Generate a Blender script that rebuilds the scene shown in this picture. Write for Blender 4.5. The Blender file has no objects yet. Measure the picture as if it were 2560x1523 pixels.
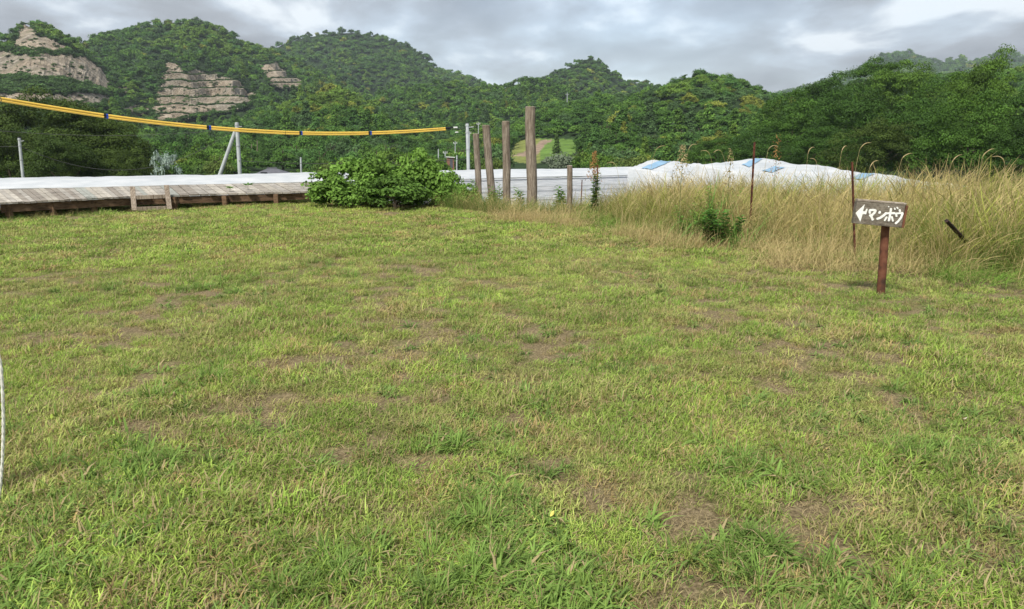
import bpy, math, random
import numpy as np
from mathutils import Vector, Matrix
S = bpy.context.scene
COL = S.collection
rng = np.random.default_rng(7)
random.seed(7)

# ------------------------------------------------------------------ camera
FPX, CX, CY = 1830.0, 1280.0, 761.5
PITCH = math.radians(12.66)
EYE = 1.6
cam_d = bpy.data.cameras.new('camera'); cam = bpy.data.objects.new('camera', cam_d)
COL.objects.link(cam); S.camera = cam
cam_d.sensor_width = 36; cam_d.lens = 36 * FPX / 2560
cam_d.clip_start = 0.05; cam_d.clip_end = 20000
cam.location = (0, 0, EYE); cam.rotation_euler = (math.pi / 2 - PITCH, 0, 0)

# ------------------------------------------------------------------ light
SUN_EL, SUN_AZ = math.radians(52), math.radians(-155)      # azimuth clockwise from +Y: sun behind and left of the camera
S.view_settings.view_transform = 'Standard'; S.view_settings.look = 'None'
S.view_settings.gamma = 1; S.view_settings.exposure = 0.90
sd = bpy.data.lights.new('sun', 'SUN'); sd.energy = 3.0; sd.angle = math.radians(10); sd.color = (1, .95, .86)
so = bpy.data.objects.new('sun', sd); COL.objects.link(so)
sv = Vector((math.sin(SUN_AZ) * math.cos(SUN_EL), math.cos(SUN_AZ) * math.cos(SUN_EL), math.sin(SUN_EL)))
so.rotation_euler = sv.to_track_quat('Z', 'Y').to_euler()
cy = S.cycles
cy.max_bounces = 6; cy.diffuse_bounces = 3; cy.glossy_bounces = 2; cy.transmission_bounces = 4
cy.transparent_max_bounces = 8; cy.volume_bounces = 0; cy.use_adaptive_sampling = True
try: cy.volume_step_rate = 5
except Exception: pass

W = bpy.data.worlds.new('World'); S.world = W; W.use_nodes = True
nt = W.node_tree; N = nt.nodes; N.clear()
def nd(nt, t, **k):
    n = nt.nodes.new(t)
    for a, b in k.items():
        if a.startswith('_'): n.inputs[int(a[1:])].default_value = b
        else: setattr(n, a, b)
    return n
def math_n(nt, op, a, b=None, clamp=False):
    n = nt.nodes.new('ShaderNodeMath'); n.operation = op; n.use_clamp = clamp
    for i, v in enumerate((a, b)):
        if v is None: continue
        if isinstance(v, (int, float)): n.inputs[i].default_value = v
        else: nt.links.new(v, n.inputs[i])
    return n.outputs[0]
L = nt.links.new
sky = nd(nt, 'ShaderNodeTexSky', sky_type='NISHITA', sun_disc=False, sun_elevation=SUN_EL, sun_rotation=SUN_AZ)
bg1 = nd(nt, 'ShaderNodeBackground', _1=0.12); L(sky.outputs[0], bg1.inputs[0])
tc = nd(nt, 'ShaderNodeTexCoord'); sep = nd(nt, 'ShaderNodeSeparateXYZ'); L(tc.outputs['Generated'], sep.inputs[0])
zz = math_n(nt, 'ADD', math_n(nt, 'MAXIMUM', sep.outputs[2], 0.0), 0.20)
cmb = nd(nt, 'ShaderNodeCombineXYZ')
L(math_n(nt, 'DIVIDE', sep.outputs[0], zz), cmb.inputs[0]); L(math_n(nt, 'DIVIDE', sep.outputs[1], zz), cmb.inputs[1])
mp = nd(nt, 'ShaderNodeMapping'); L(cmb.outputs[0], mp.inputs[0])
mp.inputs['Location'].default_value = (3.1, 1.7, 0); mp.inputs['Scale'].default_value = (1.0, .75, 1)
n1 = nd(nt, 'ShaderNodeTexNoise'); L(mp.outputs[0], n1.inputs['Vector'])
n1.inputs['Scale'].default_value = 1.9; n1.inputs['Detail'].default_value = 7; n1.inputs['Roughness'].default_value = .52
n1.inputs['Distortion'].default_value = .15
n2 = nd(nt, 'ShaderNodeTexNoise'); L(mp.outputs[0], n2.inputs['Vector'])
n2.inputs['Scale'].default_value = .33; n2.inputs['Detail'].default_value = 4
cr = nd(nt, 'ShaderNodeValToRGB'); L(n1.outputs[0], cr.inputs[0])
e = cr.color_ramp.elements; e[0].position = .385; e[0].color = (.53, .57, .605, 1); e[1].position = .63; e[1].color = (.195, .208, .232, 1)
m_ = cr.color_ramp.elements.new(.455); m_.color = (.335, .378, .43, 1)
m_ = cr.color_ramp.elements.new(.53); m_.color = (.25, .27, .30, 1)
bg2 = nd(nt, 'ShaderNodeBackground', _1=1.0); L(cr.outputs[0], bg2.inputs[0])
cover = nd(nt, 'ShaderNodeValToRGB'); L(n2.outputs[0], cover.inputs[0])
cover.color_ramp.elements[0].position = .30; cover.color_ramp.elements[0].color = (.55,) * 3 + (1,)
cover.color_ramp.elements[1].position = .46; cover.color_ramp.elements[1].color = (1, 1, 1, 1)
mx = nd(nt, 'ShaderNodeMixShader'); L(cover.outputs[0], mx.inputs[0]); L(bg1.outputs[0], mx.inputs[1]); L(bg2.outputs[0], mx.inputs[2])
wo = nd(nt, 'ShaderNodeOutputWorld'); L(mx.outputs[0], wo.inputs[0])

# ------------------------------------------------------------------ helpers
cp, sp = math.cos(PITCH), math.sin(PITCH)
def ray(px, py):
    px = np.asarray(px, float); py = np.asarray(py, float)
    a = (px - CX) / FPX; b = (CY - py) / FPX
    return a, cp + b * sp, -sp + b * cp                      # world x, y, z
def at(px, py, depth):                                       # point on the ray of a pixel at forward distance y = depth
    x, y, z = ray(px, py); k = depth / y
    return np.stack([x * k, y * k, EYE + z * k], -1)
def on_plane(px, py, z0):
    x, y, z = ray(px, py); k = (z0 - EYE) / z
    return np.stack([x * k, y * k, EYE + z * k], -1)
def project(P):
    P = np.asarray(P, float); q = P - np.array([0, 0, EYE])
    f = q[..., 1] * cp - q[..., 2] * sp; u = q[..., 1] * sp + q[..., 2] * cp
    f = np.where(f < 1e-3, 1e-3, f)
    return CX + FPX * q[..., 0] / f, CY - FPX * u / f
def V3(p): return Vector((float(p[0]), float(p[1]), float(p[2])))

_perm = np.random.default_rng(3).random((512, 512))
def vnoise(x, y, seed=0):
    x = np.asarray(x, float) + seed * 37.13; y = np.asarray(y, float) + seed * 91.7
    xi = np.floor(x).astype(int); yi = np.floor(y).astype(int); fx = x - xi; fy = y - yi
    fx = fx * fx * (3 - 2 * fx); fy = fy * fy * (3 - 2 * fy)
    g = lambda i, j: _perm[i & 511, j & 511]
    return (g(xi, yi) * (1 - fx) + g(xi + 1, yi) * fx) * (1 - fy) + (g(xi, yi + 1) * (1 - fx) + g(xi + 1, yi + 1) * fx) * fy
def fbm(x, y, o=4, seed=0):
    s = 0; a = .5; t = 0
    for k in range(o):
        s = s + a * vnoise(x * 2 ** k, y * 2 ** k, seed + k * 5); t += a; a *= .5
    return s / t                                            # 0..1, mean .5
def sstep(a, b, x):
    t = np.clip((x - a) / (b - a), 0, 1); return t * t * (3 - 2 * t)

def npmesh(name, V, F, mat=None, attrs=None, smooth=False):
    V = np.ascontiguousarray(V, np.float32); F = np.ascontiguousarray(F, np.int32)
    me = bpy.data.meshes.new(name); n, k = F.shape
    me.vertices.add(len(V)); me.vertices.foreach_set('co', V.ravel())
    me.loops.add(n * k); me.loops.foreach_set('vertex_index', F.ravel())
    me.polygons.add(n); me.polygons.foreach_set('loop_start', np.arange(0, n * k, k, dtype=np.int32))
    me.update(calc_edges=True)
    me.polygons.foreach_set('use_smooth', np.full(n, bool(smooth)))
    for a, arr in (attrs or {}).items():
        arr = np.asarray(arr, np.float32)
        if arr.ndim == 1:
            at_ = me.attributes.new(a, 'FLOAT', 'POINT'); at_.data.foreach_set('value', arr)
        else:
            at_ = me.attributes.new(a, 'FLOAT_COLOR', 'POINT')
            c = np.ones((len(V), 4), np.float32); c[:, :3] = arr; at_.data.foreach_set('color', c.ravel())
    if mat: me.materials.append(mat)
    return me
def link(name, me, parent=None, loc=None):
    o = bpy.data.objects.new(name, me); COL.objects.link(o)
    if parent: o.parent = parent
    if loc is not None: o.location = V3(loc)
    return o
def tag(o, label=None, cat=None, group=None, kind=None):
    if label: o['label'] = label
    if cat: o['category'] = cat
    if group: o['group'] = group
    if kind: o['kind'] = kind
    return o
def empty(name, loc=(0, 0, 0), rz=0, **k):
    o = bpy.data.objects.new(name, None); COL.objects.link(o); o.empty_display_size = .1
    o.location = V3(loc); o.rotation_euler = (0, 0, rz); tag(o, **k); return o

class MB:
    """collects boxes, tubes and sheets of one part"""
    def __init__(s): s.v = []; s.f = []; s.n = 0; s.a = []
    def add(s, V, F, a=0.5):
        s.v += [tuple(map(float, p)) for p in V]; s.f += [tuple(i + s.n for i in q) for q in F]; s.n += len(V); s.a += [a] * len(V)
    def box(s, c, d, M=None, a=0.5, jit=0):
        hx, hy, hz = [q / 2 for q in d]; V = []
        for z in (-hz, hz):
            for x, y in ((-hx, -hy), (hx, -hy), (hx, hy), (-hx, hy)):
                p = Vector((x + random.uniform(-jit, jit), y + random.uniform(-jit, jit), z + random.uniform(-jit, jit)))
                if M is not None: p = M @ p
                V.append(p + Vector(c))
        s.add(V, [(0, 3, 2, 1), (4, 5, 6, 7), (0, 1, 5, 4), (1, 2, 6, 5), (2, 3, 7, 6), (3, 0, 4, 7)], a)
    def tube(s, pts, rad, n=8, cap=True, a=0.5, wob=0):
        pts = [Vector(map(float, p)) for p in pts]
        if isinstance(rad, (int, float)): rad = [rad] * len(pts)
        V = []; prev = None
        for i, p in enumerate(pts):
            t = (pts[min(i + 1, len(pts) - 1)] - pts[max(i - 1, 0)]).normalized()
            if prev is None:
                u = t.orthogonal().normalized()
                if abs(t.z) < .9: u = t.cross(Vector((0, 0, 1))).normalized()
            else: u = (prev - t * prev.dot(t)).normalized()
            prev = u; w = t.cross(u)
            for k in range(n):
                an = 2 * math.pi * k / n; r = rad[i] * (1 + random.uniform(-wob, wob))
                V.append(p + u * math.cos(an) * r + w * math.sin(an) * r)
        F = [(i * n + k, i * n + (k + 1) % n, (i + 1) * n + (k + 1) % n, (i + 1) * n + k) for i in range(len(pts) - 1) for k in range(n)]
        if cap: F += [tuple(reversed(range(n))), tuple(range((len(pts) - 1) * n, len(pts) * n))]
        s.add(V, F, a)
    def build(s, name, mat, parent=None, smooth=False, bevel=0):
        me = bpy.data.meshes.new(name); me.from_pydata(s.v, [], s.f); me.update()
        at_ = me.attributes.new('lv', 'FLOAT', 'POINT'); at_.data.foreach_set('value', np.array(s.a, np.float32))
        me.materials.append(mat)
        if smooth: me.polygons.foreach_set('use_smooth', np.ones(len(me.polygons), bool))
        o = link(name, me, parent)
        if smooth:
            md = o.modifiers.new('edge', 'EDGE_SPLIT'); md.split_angle = math.radians(50)
        if bevel:
            b = o.modifiers.new('bevel', 'BEVEL'); b.width = bevel; b.segments = 2; b.limit_method = 'ANGLE'
        return o

# ------------------------------------------------------------------ materials
def newmat(name):
    m = bpy.data.materials.new(name); m.use_nodes = True; t = m.node_tree
    b = t.nodes['Principled BSDF']; return m, t, b
def attr_n(t, name, typ='GEOMETRY'):
    n = t.nodes.new('ShaderNodeAttribute'); n.attribute_name = name; n.attribute_type = typ; return n
def noise_n(t, scale, detail=4, vec=None, rough=.55, dist=0):
    n = t.nodes.new('ShaderNodeTexNoise'); n.inputs['Scale'].default_value = scale; n.inputs['Detail'].default_value = detail
    n.inputs['Roughness'].default_value = rough; n.inputs['Distortion'].default_value = dist
    if vec is None:
        tc = t.nodes.new('ShaderNodeTexCoord'); vec = tc.outputs['Object']
    t.links.new(vec, n.inputs['Vector']); return n.outputs[0]
def ramp_n(t, src, stops):
    r = t.nodes.new('ShaderNodeValToRGB'); t.links.new(src, r.inputs[0]); el = r.color_ramp.elements
    while len(el) < len(stops): el.new(.5)
    for q, (p, c) in zip(el, stops):
        q.position = p; q.color = (*c, 1) if len(c) == 3 else c
    return r.outputs[0]
def mix_n(t, fac, a, b, mode='MIX'):
    m = t.nodes.new('ShaderNodeMix'); m.data_type = 'RGBA'; m.blend_type = mode
    for i, v in ((0, fac), (6, a), (7, b)):
        if isinstance(v, (int, float)): m.inputs[i].default_value = v
        elif isinstance(v, tuple): m.inputs[i].default_value = (*v, 1)
        else: t.links.new(v, m.inputs[i])
    return m.outputs[2]
def scale_vec(t, sc, coord='Object'):
    tc = t.nodes.new('ShaderNodeTexCoord'); m = t.nodes.new('ShaderNodeMapping'); m.inputs['Scale'].default_value = sc
    t.links.new(tc.outputs[coord], m.inputs[0]); return m.outputs[0]
def bump(t, b, src, strength=.4, dist=.01):
    n = t.nodes.new('ShaderNodeBump'); n.inputs['Strength'].default_value = strength; n.inputs['Distance'].default_value = dist
    t.links.new(src, n.inputs['Height']); t.links.new(n.outputs[0], b.inputs['Normal'])

def leaf_mat(name, transl=.3, rough=.5, spec=.3, lo=.55, hi=1.5, base=None, dry=None):
    m, t, b = newmat(name)
    ti = attr_n(t, 'tint', 'INSTANCER').outputs['Color'] if base is None else None
    lv = attr_n(t, 'lv').outputs['Fac']
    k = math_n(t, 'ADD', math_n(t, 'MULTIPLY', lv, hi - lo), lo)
    vm = t.nodes.new('ShaderNodeVectorMath'); vm.operation = 'SCALE'
    if base is None: t.links.new(ti, vm.inputs[0])
    else: vm.inputs[0].default_value = base
    t.links.new(k, vm.inputs['Scale'])
    c = vm.outputs[0]
    if dry is not None:                                     # a share of the blades is dead straw
        st = math_n(t, 'GREATER_THAN', attr_n(t, 'dr').outputs['Fac'], .5)
        c = mix_n(t, st, c, dry)
    t.links.new(c, b.inputs['Base Color']); b.inputs['Roughness'].default_value = rough
    b.inputs['Specular IOR Level'].default_value = spec
    tr = t.nodes.new('ShaderNodeBsdfTranslucent'); t.links.new(c, tr.inputs[0])
    mx = t.nodes.new('ShaderNodeMixShader'); mx.inputs[0].default_value = transl
    t.links.new(b.outputs[0], mx.inputs[1]); t.links.new(tr.outputs[0], mx.inputs[2])
    t.links.new(mx.outputs[0], t.nodes['Material Output'].inputs[0]); return m
M = {}
M['leaf'] = leaf_mat('foliage', .25, .6, .12)
M['blade'] = leaf_mat('grass_blade', .3, .6, .15, .7, 1.35, dry=(.40, .32, .17))
M['stalk'] = leaf_mat('grass_stalk', .2, .65, .2, .6, 1.45)

def wood_mat(name, c1, c2, c3, sc, axis_scale, rough=.85, bumpd=.006):
    m, t, b = newmat(name)
    v = scale_vec(t, axis_scale)
    a = noise_n(t, sc, 8, v, .65); g = noise_n(t, sc * 3.1, 5, v, .7); st = noise_n(t, 2.3, 5)
    c = ramp_n(t, a, [(.3, c1), (.52, c2), (.72, c3)])
    lv = attr_n(t, 'lv').outputs['Fac']
    br = t.nodes.new('ShaderNodeVectorMath'); br.operation = 'SCALE'; t.links.new(c, br.inputs[0])
    t.links.new(math_n(t, 'ADD', math_n(t, 'MULTIPLY', lv, .8), .6), br.inputs['Scale'])
    dk = ramp_n(t, g, [(.36, (.25, .22, .2)), (.5, (1, 1, 1))])
    c = mix_n(t, .7, br.outputs[0], dk, 'MULTIPLY')
    c = mix_n(t, .5, c, ramp_n(t, st, [(.4, (.55, .5, .45)), (.6, (1, 1, 1))]), 'MULTIPLY')
    t.links.new(c, b.inputs['Base Color']); b.inputs['Roughness'].default_value = rough
    b.inputs['Specular IOR Level'].default_value = .2
    bump(t, b, a, .6, bumpd); return m
M['post'] = wood_mat('weathered_log', (.10, .075, .055), (.26, .215, .17), (.40, .35, .29), 5, (6, 6, .5))
M['plank'] = wood_mat('weathered_plank', (.20, .16, .125), (.36, .31, .26), (.50, .45, .385), 3, (5, 5, 5))
M['beam'] = wood_mat('brown_beam', (.08, .05, .03), (.16, .10, .06), (.24, .16, .10), 3, (1, 1, 4))
M['bark'] = wood_mat('bark', (.04, .03, .022), (.09, .07, .05), (.16, .13, .10), 4, (3, 3, .6))
M['signboard'] = wood_mat('sign_board', (.08, .065, .05), (.20, .175, .14), (.30, .27, .22), 6, (2, 8, 8))
def rust_mat(name, a, b_, c, sc=14):
    m, t, b = newmat(name); n = noise_n(t, sc, 7)
    t.links.new(ramp_n(t, n, [(.33, a), (.52, b_), (.7, c)]), b.inputs['Base Color'])
    b.inputs['Roughness'].default_value = .8; b.inputs['Specular IOR Level'].default_value = .25; bump(t, b, noise_n(t, 60, 5), .4, .002); return m
M['rust'] = rust_mat('rusty_steel', (.03, .015, .012), (.10, .035, .022), (.17, .065, .035))
M['rustpost'] = rust_mat('rusty_post', (.05, .026, .018), (.135, .052, .030), (.19, .085, .05), 9)
M['blackrust'] = rust_mat('dark_rusty_bar', (.012, .01, .01), (.03, .02, .02), (.07, .035, .025))
def plain(name, col, rough=.5, spec=.4, var=.15, sc=3, bd=0):
    m, t, b = newmat(name); n = noise_n(t, sc, 5)
    lo = tuple(x * (1 - var) for x in col); hi = tuple(min(1, x * (1 + var)) for x in col)
    t.links.new(ramp_n(t, n, [(.35, lo), (.65, hi)]), b.inputs['Base Color'])
    b.inputs['Roughness'].default_value = rough; b.inputs['Specular IOR Level'].default_value = spec
    if bd: bump(t, b, noise_n(t, sc * 4, 5), .5, bd)
    return m
M['paint'] = plain('white_paint', (.78, .78, .74), .6, .3, .08, 40, .002)
M['concrete'] = plain('pole_concrete', (.42, .45, .46), .8, .2, .12, 2)
M['steel'] = plain('galvanised', (.35, .37, .38), .5, .5, .1)
M['yellow'] = plain('yellow_plastic', (.72, .47, .075), .4, .4, .06, 2)
M['blue'] = plain('blue_plastic', (.015, .06, .38), .4, .4, .1)
M['black'] = plain('black_rubber', (.012, .012, .018), .5, .3, .1)
M['wire'] = plain('wire', (.05, .05, .05), .6, .3, .1)
M['rope'] = plain('white_rope', (.68, .67, .62), .85, .1, .15, 30, .002)
M['bluetape'] = plain('blue_film', (.20, .34, .48), .5, .3, .12, 2)
M['roof'] = plain('grey_roof', (.10, .10, .115), .7, .3, .15, 2)
M['wallwhite'] = plain('house_wall', (.65, .65, .62), .8, .2, .05)
M['redwall'] = plain('shed_wall', (.25, .13, .09), .8, .2, .1)
M['glass'] = plain('window_dark', (.03, .035, .04), .15, .5, .1)
def film_mat():
    m, t, b = newmat('white_film')
    n = noise_n(t, 1.2, 6, scale_vec(t, (1, 1, 2)), .6)
    st = noise_n(t, 6, 4, scale_vec(t, (.25, .25, 3)), .6)
    c = mix_n(t, .5, ramp_n(t, n, [(.3, (.40, .425, .445)), (.62, (.53, .54, .55))]), ramp_n(t, st, [(.35, (.78, .8, .82)), (.6, (1, 1, 1))]), 'MULTIPLY')
    t.links.new(c, b.inputs['Base Color']); b.inputs['Roughness'].default_value = .45
    bump(t, b, st, .5, .03); return m
M['film'] = film_mat()
def film2():
    m, t, b = newmat('old_clear_film')
    st = noise_n(t, 5, 5, scale_vec(t, (.35, .35, 2.5)), .6)
    t.links.new(ramp_n(t, st, [(.35, (.46, .49, .53)), (.6, (.60, .62, .655))]), b.inputs['Base Color'])
    b.inputs['Roughness'].default_value = .35; bump(t, b, st, .5, .03); return m
M['film2'] = film2()

# ------------------------------------------------------------------ terrain function
EDGE = [(-1600, 800), (-900, 640), (-400, 580), (0, 551), (200, 539), (430, 524), (560, 514), (700, 509), (800, 506), (900, 505), (1000, 508), (1090, 516),
        (1200, 530), (1290, 543), (1380, 541), (1500, 532), (1700, 516), (1900, 505), (2200, 500), (2560, 500), (3200, 510), (4200, 560)]
_e = on_plane([p[0] for p in EDGE], [p[1] for p in EDGE], 0.0)
EAZ, ER = np.arctan2(_e[:, 0], _e[:, 1]), np.hypot(_e[:, 0], _e[:, 1])
def LZ(r, pts, tree):
    px = np.array([p[0] for p in pts], float); py = np.array([p[1] for p in pts], float)
    x, y, z = ray(px, py); h = np.hypot(x, y)
    az = np.arctan2(x, y); o = np.argsort(az)
    return az[o], (EYE + r * z / h - tree)[o]
VAL = -5.0
LAYERS = []
def layer(r, wf, wb, tree, pts, g=.12, gs=60, seed=0, p=1.15): LAYERS.append((r, wf, wb, *LZ(r, pts, tree), g, gs, seed, p))
layer(500, 230, 200, 6, [(-900, 330), (-400, 160), (-150, 110), (0, 80), (30, 58), (60, 42), (85, 38), (130, 50), (165, 72), (205, 100), (240, 128), (275, 170), (320, 225), (380, 290), (430, 350)], seed=1, p=1.0)
layer(680, 330, 250, 7, [(-900, 260), (-200, 230), (60, 160), (160, 120), (205, 98), (225, 84), (270, 66), (330, 50), (380, 38), (430, 33), (480, 33), (520, 43), (560, 62), (610, 90), (680, 112), (740, 138), (800, 165), (850, 190), (905, 222), (960, 252), (1040, 300), (1130, 360)], seed=2, g=.16)
layer(1050, 420, 300, 8, [(400, 220), (600, 150), (680, 110), (705, 96), (760, 78), (830, 68), (880, 66), (950, 78), (1010, 100), (1060, 130), (1100, 165), (1150, 172), (1200, 195), (1245, 214), (1330, 260), (1450, 340)], seed=3, g=.16)
layer(360, 190, 120, 6, [(380, 375), (480, 330), (560, 292), (620, 262), (700, 238), (780, 208), (850, 197), (900, 225), (960, 262), (1020, 300), (1100, 345), (1150, 365)], seed=4, g=.1)
layer(560, 260, 200, 4, [(850, 300), (920, 240), (1000, 212), (1080, 198), (1150, 198), (1200, 214), (1260, 207), (1310, 192), (1360, 200), (1450, 228), (1550, 262), (1700, 300), (1850, 340)], seed=5, g=.12)
layer(820, 240, 240, 2, [(1230, 260), (1290, 225), (1345, 196), (1375, 186), (1400, 172), (1430, 162), (1455, 148), (1480, 143), (1508, 156), (1535, 182), (1560, 200), (1600, 203), (1640, 216), (1720, 240), (1850, 300)], seed=6, g=.12)
layer(330, 190, 120, 2.5, [(1200, 345), (1300, 300), (1400, 262), (1500, 244), (1600, 236), (1645, 222), (1700, 198), (1760, 184), (1810, 186), (1850, 196), (1885, 224), (1930, 236), (2050, 226), (2150, 200), (2300, 190), (2560, 180), (2900, 180), (3600, 260)], seed=7, g=.1)
layer(1900, 700, 500, 8, [(1700, 300), (1900, 240), (2020, 212), (2100, 185), (2150, 165), (2200, 134), (2260, 125), (2300, 136), (2345, 150), (2390, 142), (2430, 148), (2485, 128), (2515, 124), (2560, 136), (2700, 160), (3400, 230)], seed=8, g=.08, gs=250)
layer(190, 90, 70, 7, [(1750, 400), (1850, 350), (1960, 290), (2060, 240), (2160, 205), (2300, 190), (2450, 200), (2700, 210), (3200, 240)], seed=9, g=.08, gs=30)
def terrain(x, y):
    x = np.asarray(x, float); y = np.asarray(y, float)
    r = np.hypot(x, y); az = np.arctan2(x, y)
    re = np.interp(az, EAZ, ER); s = r - re; side = np.clip((940 - np.interp(az, EAZ, [p[0] for p in EDGE])) / 120, 0, 1)
    z0_ = -.26 * sstep(-.2, 1.0, s) * side; s = s - side * 7.0 * sstep(-.4, 1.0, s)      # the ground stays high under the stage
    und = (fbm(x * .35, y * .35, 3, 11) - .5) * .10 + (fbm(x * 1.6, y * 1.6, 3, 12) - .5) * .035
    z = z0_ + und * sstep(1.0, 4.0, r) - 3.1 * sstep(-.4, 8, s) - (3.1 + VAL * -1 - 6.2) * sstep(12, 45, s)
    z = z + (fbm(x * .02, y * .02, 3, 13) - .5) * 3 * sstep(60, 140, r)
    out = z
    for (rk, wf, wb, a, h, g, gs, seed, p) in LAYERS:
        H = np.interp(az, a, h)
        t = np.where(r < rk, (rk - r) / wf, (r - rk) / wb); t = np.clip(t, 0, 1)
        sh = np.maximum(1 - t, 0) ** p
        gl = 1 - np.abs(2 * fbm(az * rk / gs, r / gs * .35, 4, 20 + seed) - 1) * 2
        zz = VAL + np.maximum(H - VAL, 0) * sh - np.maximum(H - VAL, 0) * g * (.6 - gl) * np.clip(t * (1 - t) * 4, 0, 1)
        out = np.where(t < 1, np.maximum(out, zz), out)
    return out
def hit(px, py, r0=10, r1=4000, n=900):
    x, y, z = ray(px, py); h = np.hypot(x, y); rs = np.geomspace(r0, r1, n)
    res = np.full(np.shape(px), r1, float); done = np.zeros(np.shape(px), bool)
    for a in rs:
        zt = terrain(x / h * a, y / h * a); c = (~done) & (zt > EYE + z / h * a)
        res[c] = a; done |= c
    return np.stack([x / h * res, y / h * res, EYE + z / h * res], -1)

# regions traced on the slopes: quarry faces, cleared field
def inpoly(px, py, poly):
    px = np.asarray(px); c = np.zeros(px.shape, bool); j = len(poly) - 1
    for i in range(len(poly)):
        xi, yi = poly[i]; xj, yj = poly[j]
        k = ((yi > py) != (yj > py)) & (px < (xj - xi) * (py - yi) / (yj - yi + 1e-9) + xi)
        c ^= k; j = i
    return c
Q_TOP = [(35, 122), (52, 100), (68, 74), (80, 72), (95, 92), (120, 100), (150, 118), (150, 126), (112, 130), (70, 134), (40, 130)]
Q_MAIN = [(-60, 135), (0, 134), (80, 136), (165, 140), (200, 146), (240, 158), (262, 182), (275, 208), (300, 212), (322, 218), (318, 232), (270, 228), (225, 220), (180, 204), (140, 200), (100, 192), (40, 196), (0, 194), (-60, 200)]
Q_LOW = [(-60, 232), (0, 240), (50, 232), (120, 236), (190, 230), (260, 240), (262, 250), (225, 268), (130, 262), (60, 262), (-60, 262)]
Q_TERR = [(396, 282), (394, 250), (404, 220), (416, 200), (428, 162), (440, 160), (468, 182), (535, 186), (540, 196), (590, 205), (612, 226), (628, 240), (614, 262), (560, 274), (510, 288), (430, 300), (402, 300)]
Q_SMALL = [(655, 165), (668, 160), (690, 158), (716, 186), (755, 208), (740, 220), (690, 218), (668, 198)]
Q_STRIP = [(255, 262), (330, 264), (400, 268), (420, 274), (400, 284), (330, 282), (268, 278)]
Q_STRIP2 = [(290, 300), (380, 305), (372, 316), (300, 312)]
Q_GREEN = [(-60, 198), (60, 196), (140, 204), (200, 212), (270, 232), (262, 240), (200, 232), (120, 238), (-60, 234)]   # shrubby bench between the faces
def grow(Q, k, kx=1.0):
    cx_, cy_ = sum(p[0] for p in Q) / len(Q), sum(p[1] for p in Q) / len(Q); return [(cx_ + (p[0] - cx_) * k * kx, cy_ + (p[1] - cy_) * k) for p in Q]
Q_TOP, Q_TERR, Q_SMALL, Q_LOW = grow(Q_TOP, 1.28), grow(Q_TERR, 1.10), grow(Q_SMALL, 1.15), grow(Q_LOW, 1.15)
Q_MAIN = [(p[0], p[1] - 6 if p[1] < 170 else p[1] + 6) for p in Q_MAIN]
QUARRY = [Q_TOP, Q_MAIN, Q_LOW, Q_TERR, Q_SMALL, Q_STRIP, Q_STRIP2]
F_ALL = [(1270, 392), (1292, 352), (1340, 346), (1400, 347), (1440, 350), (1442, 380), (1405, 402), (1340, 408), (1270, 406)]
F_SOIL = [(1278, 390), (1330, 372), (1352, 350), (1386, 350), (1362, 362), (1344, 386), (1325, 392)]
F_BAND = [(840, 388), (905, 386), (905, 398), (840, 400)]

def polar(name, az, rr, mat, kind, attrs_fn, zoff=0.0, smooth=True):
    A, R = np.meshgrid(az, rr, indexing='ij'); X, Y = np.sin(A) * R, np.cos(A) * R
    Z = terrain(X, Y) + zoff
    V = np.stack([X, Y, Z], -1).reshape(-1, 3); na, nr = len(az), len(rr)
    i = np.arange(na - 1)[:, None] * nr + np.arange(nr - 1)[None]; i = i.ravel()
    F = np.stack([i, i + nr, i + nr + 1, i + 1], -1)[:, ::-1]
    o = link(name, npmesh(name, V, F, mat, attrs_fn(V), smooth)); tag(o, kind=kind); return o

# patchiness of the lawn (shared by soil and grass)
def bare(x, y):
    a = fbm(x * .9, y * .9, 4, 31); b = fbm(x * 4.5, y * 4.5, 4, 32)
    return np.clip(sstep(.50, .62, a * .42 + b * .58), 0, 1)
def lush(x, y): return sstep(.47, .66, fbm(x * .55, y * .55, 3, 41) * .5 + fbm(x * 2.2, y * 2.2, 3, 42) * .5)
TALL_FRONT = [(1150, 560), (1230, 532), (1330, 541), (1420, 552), (1500, 562), (1640, 588), (1800, 608), (1950, 630), (2100, 655), (2250, 682), (2400, 702), (2560, 715), (2800, 760), (3400, 900)]
_tf = on_plane([p[0] for p in TALL_FRONT], [p[1] for p in TALL_FRONT], 0.0)
TAZ, TR = np.arctan2(_tf[:, 0], _tf[:, 1]), np.hypot(_tf[:, 0], _tf[:, 1])
def tallness(x, y):
    "metres past the front of the tall grass; negative on the lawn"
    az = np.arctan2(x, y); r = np.hypot(x, y)
    d = r - np.interp(az, TAZ, TR); return np.where(az < TAZ[1], -5, d)

def lawn_mat():
    m, t, b = newmat('lawn_soil')
    g = attr_n(t, 'bare').outputs['Fac']; d = attr_n(t, 'dry').outputs['Fac']
    fine = noise_n(t, 55, 6, None, .7); mid = noise_n(t, 9, 5)
    soil = ramp_n(t, fine, [(.3, (.06, .040, .026)), (.5, (.19, .135, .085)), (.72, (.42, .32, .21))])
    moss = ramp_n(t, fine, [(.3, (.05, .055, .02)), (.5, (.13, .14, .045)), (.7, (.26, .24, .095))])
    c = mix_n(t, math_n(t, 'ADD', math_n(t, 'MULTIPLY', g, .6), math_n(t, 'MULTIPLY', mid, .3), True), moss, soil)
    c = mix_n(t, math_n(t, 'MULTIPLY', d, .8), c, ramp_n(t, fine, [(.3, (.045, .035, .022)), (.6, (.17, .13, .075))]))  # ground by the tall grass coloured dark to stand for shade between stems
    t.links.new(c, b.inputs['Base Color']); b.inputs['Roughness'].default_value = .95; b.inputs['Specular IOR Level'].default_value = .1
    bump(t, b, fine, .8, .02); return m
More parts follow.
